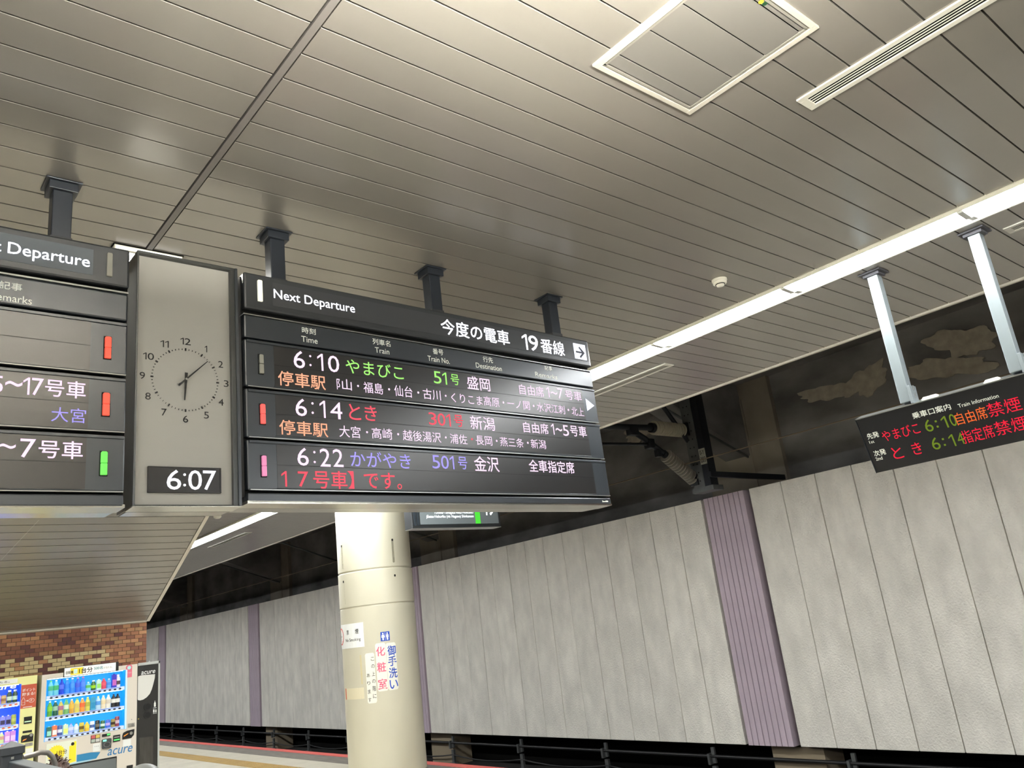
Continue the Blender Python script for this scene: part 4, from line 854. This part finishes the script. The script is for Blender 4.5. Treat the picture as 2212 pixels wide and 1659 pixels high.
R3 = [('carton', .120, (.22, .42, .35), (.6, .8, .75), (.60, .85, .75), 'dark green carton with mint print'), ('carton', .128, (.85, .45, .28), W_, (.92, .90, .86), 'orange carton with white circle'),
      ('can', .122, (.30, .38, .62), W_, (.82, .86, .92), 'blue-grey can with white band'), ('carton', .120, (.80, .88, .72), W_, (.85, .88, .45), 'pale lime carton'),
      ('bottle', .124, (.62, .68, .90), (.5, .5, .85), (.80, .82, .92), 'lavender bottle'), ('bottle', .120, (.72, .80, .86), (.35, .4, .45), (.85, .88, .88), 'clear bottle with dark cap'),
      ('can', .116, (.78, .70, .25), W_, (.45, .35, .12), 'yellow can with brown band'), ('bottle', .112, (.88, .72, .22), (.9, .8, .5), (.92, .80, .30), 'golden short bottle'),
      ('can', .112, (.86, .88, .90), W_, (.30, .40, .62), 'white can with blue band'), ('can', .112, (.14, .13, .12), W_, (.45, .42, .35), 'black can'),
      ('can', .100, (.25, .42, .30), W_, (.80, .86, .80), 'green can with white band'), ('can', .100, (.28, .40, .78), W_, (.70, .62, .85), 'blue can with lilac band'),
      ('can', .100, (.62, .55, .30), W_, (.25, .20, .12), 'gold can with dark band'), ('can', .124, (.52, .22, .28), W_, (.82, .72, .74), 'maroon can with pale band')]
ORD = ['first', 'second', 'third', 'fourth', 'fifth', 'sixth', 'seventh', 'eighth', 'ninth', 'tenth', 'eleventh', 'twelfth', 'thirteenth', 'fourteenth']
for row, shv, nm in ((R1, SH[0], 'top'), (R2, SH[1], 'middle'), (R3, SH[2], 'bottom')):
    for i, (k, h, b, c, l, tx) in enumerate(row):
        drink(k, (VMO[0] + US[i] - (.012 if i == 13 else 0), VMO[1] + .062, shv + .0225), h, b, c, l, '%s, %s from left, %s shelf of the white machine' % (tx, ORD[i], nm), 'drinks in the white vending machine')

# yellow machine at the left edge
VYO = (1.16, 12.25, 0); SHY = [1.4585, 1.1970, 1.000]
VY = machine('vending_machine', VYO, 'pale yellow vending machine with a blue lit window at the left edge of the photo', 'vending machine', 1.058, 1.775, M_vy, (.06, .885, .978, 1.690), M_bluep, M_stripv, SHY)
X = lambda x: x - VYO[0]
UY = [X(1.998) - .0605 * i for i in range(4)]
buttons(VY, SHY, UY, mat('button_orange', (.55, .25, .15), rough=.3, emit=.5, ecol=(1, .5, .3)))
box('window_pane', M_pane, .062, .883, .0005, .002, .98, 1.688, VY)
text(VY, 'acure', X(1.64), 1.648, .345, .040, mat('logo_white_lit', (1, 1, 1), emit=.9, ecol=(.85, .9, 1)), 'box', .03, y=.0030, shear=.2)
og = MB().box(X(2.046), X(2.216), -.003, 0, 1.392, 1.672).build('orange_poster', mat('poster_orange', (.72, .32, .22), rough=.4), VY)
text(og, 'ポイント', X(2.060), 1.590, .140, .036, M_pap, bold=.03, y=-.0036); text(og, '貯まる!', X(2.060), 1.540, .140, .038, M_pap, bold=.03, y=-.0036)
mb = MB()
def outline(poly, w_):
    for (a, b), (c, d) in zip(poly, poly[1:] + poly[:1]):
        L_ = math.hypot(c - a, d - b); nx, nz = -(d - b) / L_ * w_ / 2, (c - a) / L_ * w_ / 2
        mb.prism([(a - nx, b - nz), (c - nx, d - nz), (c + nx, d + nz), (a + nx, b + nz)], -.0042, -.003, 'y')
bx = X(2.075)
outline([(bx - .018, 1.435), (bx + .018, 1.435), (bx + .018, 1.490), (bx + .007, 1.508), (bx + .007, 1.520), (bx - .007, 1.520), (bx - .007, 1.508), (bx - .018, 1.490)], .0035)
outline([(bx - .018, 1.462), (bx + .018, 1.462)], .003)
outline([(X(2.165) + .030 * math.cos(k * math.pi / 10), 1.478 + .024 * math.sin(k * math.pi / 10)) for k in range(20)], .0035)
mb.prism([(X(2.105), 1.474), (X(2.120), 1.474), (X(2.120), 1.466), (X(2.130), 1.478), (X(2.120), 1.490), (X(2.120), 1.482), (X(2.105), 1.482)], -.0042, -.003, 'y')
mb.box(X(2.075), X(2.175), -.0042, -.003, 1.402, 1.409)
mb.build('printed_icons', M_pap, og); text(og, 'P', X(2.156), 1.466, .018, .024, M_pap, bold=.03, y=-.0036)
pb = MB().box(.30, X(2.0), -.003, 0, 1.709, 1.760).build('white_banner', M_pap, VY)
text(pb, 'が当たる。', X(1.70), 1.722, .215, .026, M_ink, bold=.03, y=-.0036)
nb = MB().box(X(2.0927), X(2.180), -.008, 0, 1.207, 1.289).build('note_slot', M_blk, VY); MB().box(X(2.10), X(2.17), -.0095, -.008, 1.226, 1.238).build('green_bar', mat('pale_green_lit', (.7, .9, .7), emit=.6), nb)
MB().box(X(2.0864), X(2.187), -.005, 0, 1.101, 1.127).build('name_plate', M_blk, VY)
co = MB().prism([(X(2.075), .995), (X(2.205), .993), (X(2.206), 1.075), (X(2.18), 1.092), (X(2.15), 1.074), (X(2.085), 1.078), (X(2.073), 1.06)], -.006, 0, 'y').build('coin_plate', M_blk, VY)
MB().disc(X(2.180), 1.068, .018, -.012, -.006, 16).build('coin_knob', M_chrome, co); MB().prism([(X(2.085), 1.008), (X(2.125), 1.022), (X(2.135), 1.034), (X(2.10), 1.028)], -.008, -.006, 'y').build('orange_mark', MATS['print_orange'], co)
l2 = MB().box(X(2.121), X(2.204), -.006, 0, .943, .981).build('lever_plate', MATS['lever_grey'], VY, .003); MB().disc(X(2.178), .963, .010, -.02, -.006, 14).build('return_lever', M_chrome, l2)
MB().box(X(2.129), X(2.208), -.003, 0, .850, .918).build('paper_notice', M_pap, VY)
YR = [[('cup', .150, (.20, .30, .22), W_, (.75, .85, .75), 'dark green bottle-can, wide white cap'), ('cup', .150, (.22, .32, .24), W_, (.78, .86, .78), 'dark green bottle-can, white cap'), ('can', .098, (.78, .66, .42), W_, (.60, .45, .28), 'tan can'), ('can', .105, (.75, .70, .85), W_, (.60, .45, .75), 'lilac can')],
      [('can', .118, (.66, .70, .30), W_, (.75, .78, .40), 'olive green can'), ('carton', .110, (.50, .52, .85), W_, (.20, .18, .30), 'violet carton with a dark print'), ('carton', .110, (.52, .54, .86), W_, (.22, .20, .32), 'violet carton with a black print'), ('carton', .105, (.60, .62, .88), W_, (.35, .32, .60), 'pale violet carton')],
      [('carton', .125, (.80, .55, .80), W_, (.88, .75, .90), 'pink carton with pale panel'), ('carton', .122, (.82, .58, .82), W_, (.90, .78, .92), 'light pink carton'), ('bottle', .125, (.75, .82, .55), W_, (.80, .60, .55), 'pale green bottle with red print'), ('carton', .120, (.80, .80, .92), W_, (.60, .60, .85), 'pale lilac carton')]]
for row, shv, nm in zip(YR, SHY, ('top', 'middle', 'bottom')):
    for i, (k, h, b, c, l, tx) in enumerate(row):
        drink(k, (VYO[0] + UY[i] - .006, VYO[1] + .062, shv + .0225), h, b, c, l, '%s, %s from right, %s shelf of the yellow machine' % (tx, ORD[i], nm), 'drinks in the yellow vending machine')

# black recycling box
RB_ = tag(root('recycling_box', (3.425, 12.25, 0)), 'black recycling box with white leaf and two round holes, beside the white machine', 'bin')
M_bin = mat('bin_black', (.13, .13, .125), rough=.32); M_bing = mat('bin_frame', (.66, .67, .66), rough=.4)
MB().box(0, .292, .01, .62, .0, 1.76).build('body', M_bing, RB_)
MB().box(.002, .268, .0, .012, .03, 1.735).build('front_door', M_bin, RB_)
MB().box(.268, .292, -.006, .03, .0, 1.772).box(0, .292, -.006, .03, 1.737, 1.772).build('front_frame', M_bing, RB_, .003)
text(RB_, 'acure', .042, 1.618, .182, .040, M_pap, 'box', .05, y=-.0012, shear=.2)
leaf = [(.003, 1.600), (.06, 1.612), (.13, 1.606), (.226, 1.602), (.222, 1.55), (.205, 1.48), (.185, 1.41), (.160, 1.355), (.12, 1.315), (.075, 1.292), (.035, 1.287), (.010, 1.295), (.003, 1.305)]
MB().prism(leaf, -.003, 0, 'y').build('leaf_emblem', mat('leaf_white', (.78, .78, .76), rough=.4), RB_)
for v in (1.194, 1.087):
    h_ = MB().disc(.133, v, .046, -.010, .0, 28).build('hole_ring', mat('hole_rubber', (.05, .05, .05), rough=.5), RB_)
    MB().disc(.133, v, .036, -.0115, -.010, 24).build('hole', M_gap, h_)
ic = MB().prism([(.216, 1.178), (.240, 1.178), (.240, 1.225), (.232, 1.240), (.231, 1.256), (.225, 1.256), (.224, 1.240), (.216, 1.225)], -.002, 0, 'y')
ic.box(.205, .250, -.002, 0, 1.160, 1.166).prism([(.206, 1.105), (.224, 1.105), (.224, 1.146), (.206, 1.146)], -.002, 0, 'y').prism([(.234, 1.105), (.250, 1.105), (.250, 1.130), (.242, 1.150), (.234, 1.130)], -.002, 0, 'y').box(.205, .225, -.002, 0, 1.090, 1.096).box(.232, .252, -.002, 0, 1.090, 1.096)
ic.build('bottle_icons', M_pap, RB_)
MB().box(.035, .210, -.004, 0, .25, .808).build('clear_panel', mat('bin_window', (.24, .235, .22), rough=.2, noise=((30, 3, 3), .3)), RB_)
MB().disc(.018, 1.055, .008, -.006, 0, 12).build('lock', mat('brass', (.75, .68, .35), rough=.3, metal=.6), RB_)
MB().disc(.150, 1.762 + .012, .012, -.004, .02, 12).build('hinge_cap', M_bing, RB_)

# ---------------------------------------------------------------- stair railing at the lower left
M_rl = mat('railing_paint', (.18, .20, .225), rough=.7, noise=((4, 4, 4), .12)); M_beam = mat('railing_beam', (.26, .29, .315), rough=.35, metal=.2)
t = tag(root('railing_post', (.975, 6.05, 0)), 'dark grey square railing post with a pitched cap, in front of the yellow machine', 'post')
MB().box(-.055, .055, -.055, .055, 0, 1.315).build('post', M_rl, t, .004)
MB().box(-.064, .064, -.062, .062, 1.295, 1.340).build('cap_rim', M_rl, t, .004)
MB().add([(-.064, -.062, 1.338), (.064, -.062, 1.338), (.064, .062, 1.338), (-.064, .062, 1.338), (0, 0, 1.372)], [(0, 1, 4), (1, 2, 4), (2, 3, 4), (3, 0, 4)]).build('cap_roof', M_rl, t)
o = MB().box(-.008, .008, -.058, -.054, 1.27, 1.285).build('cap_screw', M_chrome, t)
t = tag(root('guard_beam', (0, 0, 0)), 'blue-grey guard rail running towards the camera from the dark railing post', 'railing')
MB().box(.955, 1.04, 2.0, 5.99, 1.16, 1.262).build('beam', M_beam, t, .006)
MB().box(.985, 1.01, 2.0, 5.99, .10, 1.16).build('infill_sheet', M_beam, t)
for yy in (2.1, 3.4, 4.7): MB().box(.97, 1.025, yy, yy + .06, 0, 1.16).build('upright', M_rl, t)
t = tag(root('handrail_tube', (0, 0, 0)), 'grey bent handrail tube curving down to the right of the dark railing post', 'handrail')
MB().tube([(1.042, 6.05, 1.267), (1.08, 6.05, 1.270), (1.135, 6.05, 1.278), (1.175, 6.05, 1.268), (1.20, 6.05, 1.240), (1.215, 6.05, 1.200), (1.222, 6.05, 1.12), (1.222, 6.05, .02)], .0155, 12).build('tube', mat('tube_grey', (.40, .39, .38), rough=.35, metal=.2), t)
MB().tube([(.70, 6.05, 1.235), (.908, 6.05, 1.255)], .0155, 12).build('tube', MATS['tube_grey'], t)
t = tag(root('round_bollard', (1.888, 6.6, 0)), 'grey bollard with a domed top, below the recycling box', 'bollard')
MB().lathe([(.135, 0), (.135, .93)] + [(.135 * math.cos(a), .93 + .115 * math.sin(a)) for a in [math.pi / 2 * k / 8 for k in range(1, 8)]] + [(.01, 1.045)], 28).build('shaft', mat('bollard_grey', (.34, .35, .345), rough=.4, metal=.2), t)
MB().lathe([(.138, .925), (.139, .935), (.138, .945)], 28).build('dome_seam', M_rl, t)

# ---------------------------------------------------------------- seated person, only the hair shows above the rail
BN = tag(root('bench', (1.37, 6.86, 0)), 'grey bench behind the handrail, carrying the seated person', 'bench')
MB().box(-.30, .30, -.18, .20, .35, .39).build('seat', M_rl, BN, .01)
for x in (-.25, .25): MB().box(x - .03, x + .03, -.16, .18, 0, .35).build('leg', M_rl, BN, .003)
def skin_body(name, verts, edges, m, parent, sub=2):
    me = bpy.data.meshes.new(name); me.from_pydata([v[:3] for v in verts], edges, []); me.materials.append(m)
    o = bpy.data.objects.new(name, me); C.objects.link(o); o.parent = parent
    sk = o.modifiers.new('skin', 'SKIN'); sk.use_smooth_shade = True
    for i, v in enumerate(verts):
        d = me.skin_vertices[0].data[i]; d.radius = (v[3], v[4] if len(v) > 4 else v[3]); d.use_root = i == 0
    s = o.modifiers.new('sub', 'SUBSURF'); s.levels = s.render_levels = sub
    return o
PR = tag(root('person', (1.37, 6.78, .01)), 'seated person seen only as dark brown hair above the grey handrail', 'person')
M_skin = mat('skin', (.80, .62, .52), rough=.5); M_coat = mat('dark_coat', (.16, .17, .20), rough=.8); M_hair = mat('brown_hair', (.24, .15, .12), rough=.55, noise=((60, 60, 12), .4), bump=(120, .8))
M_trs = mat('trousers', (.13, .13, .15), rough=.85)
V_ = [(0, .05, .47, .13, .11), (0, .06, .62, .12, .09), (0, .03, .76, .14, .09), (0, .0, .86, .06, .05), (0, -.03, .92, .045, .045),
      (.15, .02, .80, .055), (.20, -.02, .62, .042), (.14, -.20, .50, .032), (-.15, .02, .80, .055), (-.20, -.02, .62, .042), (-.14, -.20, .50, .032),
      (.09, -.02, .45, .085), (.11, -.38, .46, .065), (.11, -.40, .10, .042), (-.09, -.02, .45, .085), (-.11, -.38, .46, .065), (-.11, -.40, .10, .042), (.11, -.50, .05, .04), (-.11, -.50, .05, .04)]
E_ = [(0, 1), (1, 2), (2, 3), (3, 4), (2, 5), (5, 6), (6, 7), (2, 8), (8, 9), (9, 10), (0, 11), (11, 12), (12, 13), (13, 17), (0, 14), (14, 15), (15, 16), (16, 18)]
skin_body('body', V_, E_, M_coat, PR)
for sx in (1, -1):
    hv = [(sx * .14, -.20, .50, .03, .02), (sx * .12, -.26, .485, .036, .016), (sx * .11, -.29, .48, .034, .014)]; he = [(0, 1), (1, 2)]
    for k, (dx, ln) in enumerate(((-.026, .052), (-.009, .064), (.009, .060), (.026, .046))):
        b = len(hv); hv += [(sx * .11 + dx, -.30, .478, .0085), (sx * .11 + dx * 1.05, -.30 - ln * .5, .474, .008), (sx * .11 + dx * 1.05, -.30 - ln, .462, .0065)]; he += [(2, b), (b, b + 1), (b + 1, b + 2)]
    b = len(hv); hv += [(sx * .11 - sx * .04, -.265, .48, .010), (sx * .11 - sx * .055, -.295, .472, .009)]; he += [(1, b), (b, b + 1)]
    skin_body('hand', hv, he, M_skin, PR, 1)
head = MB()
hd_ = []
for i in range(13):
    ph = math.pi * i / 12
    for k in range(20):
        th = 2 * math.pi * k / 20
        x, yy, z = .076 * math.sin(ph) * math.cos(th), .096 * math.sin(ph) * math.sin(th), .115 * math.cos(ph)
        if z < 0 and yy < .02: yy *= 1 + z * .6; x *= 1 + z * 2.0
        if abs(x) < .016 and -.035 < z < .012 and yy < 0: yy -= .016 * (1 - abs(x) / .02)
        hd_.append((x, yy - .045, z + 1.025))
head.add(hd_, [(i * 20 + k, i * 20 + (k + 1) % 20, (i + 1) * 20 + (k + 1) % 20, (i + 1) * 20 + k) for i in range(12) for k in range(20)], 0, True)
hh = head.build('head', M_skin, PR)
for sx in (-1, 1):
    MB().lathe([(.002, -.011), (.010, 0), (.002, .011)], 10).build('eye', M_pap, hh, loc=(sx * .030, -.125, 1.03))
    MB().lathe([(.002, -.022), (.012, -.008), (.014, .010), (.002, .024)], 8).build('ear', M_skin, hh, loc=(sx * .076, -.035, 1.02))
MB().box(-.022, .022, -.142, -.128, .965, .973).build('mouth', mat('lips', (.70, .40, .38), rough=.5), hh, .003)
hair = MB(); rnd = random.Random(3); hv = []
for i in range(15):
    ph = math.pi * .68 * i / 14
    for k in range(30):
        th = 2 * math.pi * k / 30; q = 1.10 + rnd.uniform(-.05, .06)
        cut = 1.0
        z = .122 * math.cos(ph); 
        if math.sin(th) < -.2 and z < .035: z = .035 + rnd.uniform(-.008, .004)
        hv.append((.084 * q * math.sin(ph) * math.cos(th), .104 * q * math.sin(ph) * math.sin(th) - .043, z * 1.03 + 1.03 + rnd.uniform(-.004, .005)))
hair.add(hv, [(i * 30 + k, i * 30 + (k + 1) % 30, (i + 1) * 30 + (k + 1) % 30, (i + 1) * 30 + k) for i in range(14) for k in range(30)], 0, True)
for k in range(70):
    a = rnd.uniform(0, 2 * math.pi); p = rnd.uniform(.0, 1.3); d = Vector((.088 * math.sin(p) * math.cos(a), .108 * math.sin(p) * math.sin(a), .126 * math.cos(p)))
    b = Vector((0, -.043, 1.03)) + d; tdir = Vector((-d.y, d.x, .02)).normalized() * rnd.uniform(.02, .045) + d.normalized() * rnd.uniform(.0, .02)
    hair.tube([b, b + tdir * .6, b + tdir + Vector((0, 0, -.012))], [.006, .004, .001], 5)
hair.build('hair', M_hair, PR)
for sx in (1, -1):
    MB().box(sx * .11 - .045, sx * .11 + .045, -.62, -.36, 0, .085).build('shoe', M_blk, PR, .02)
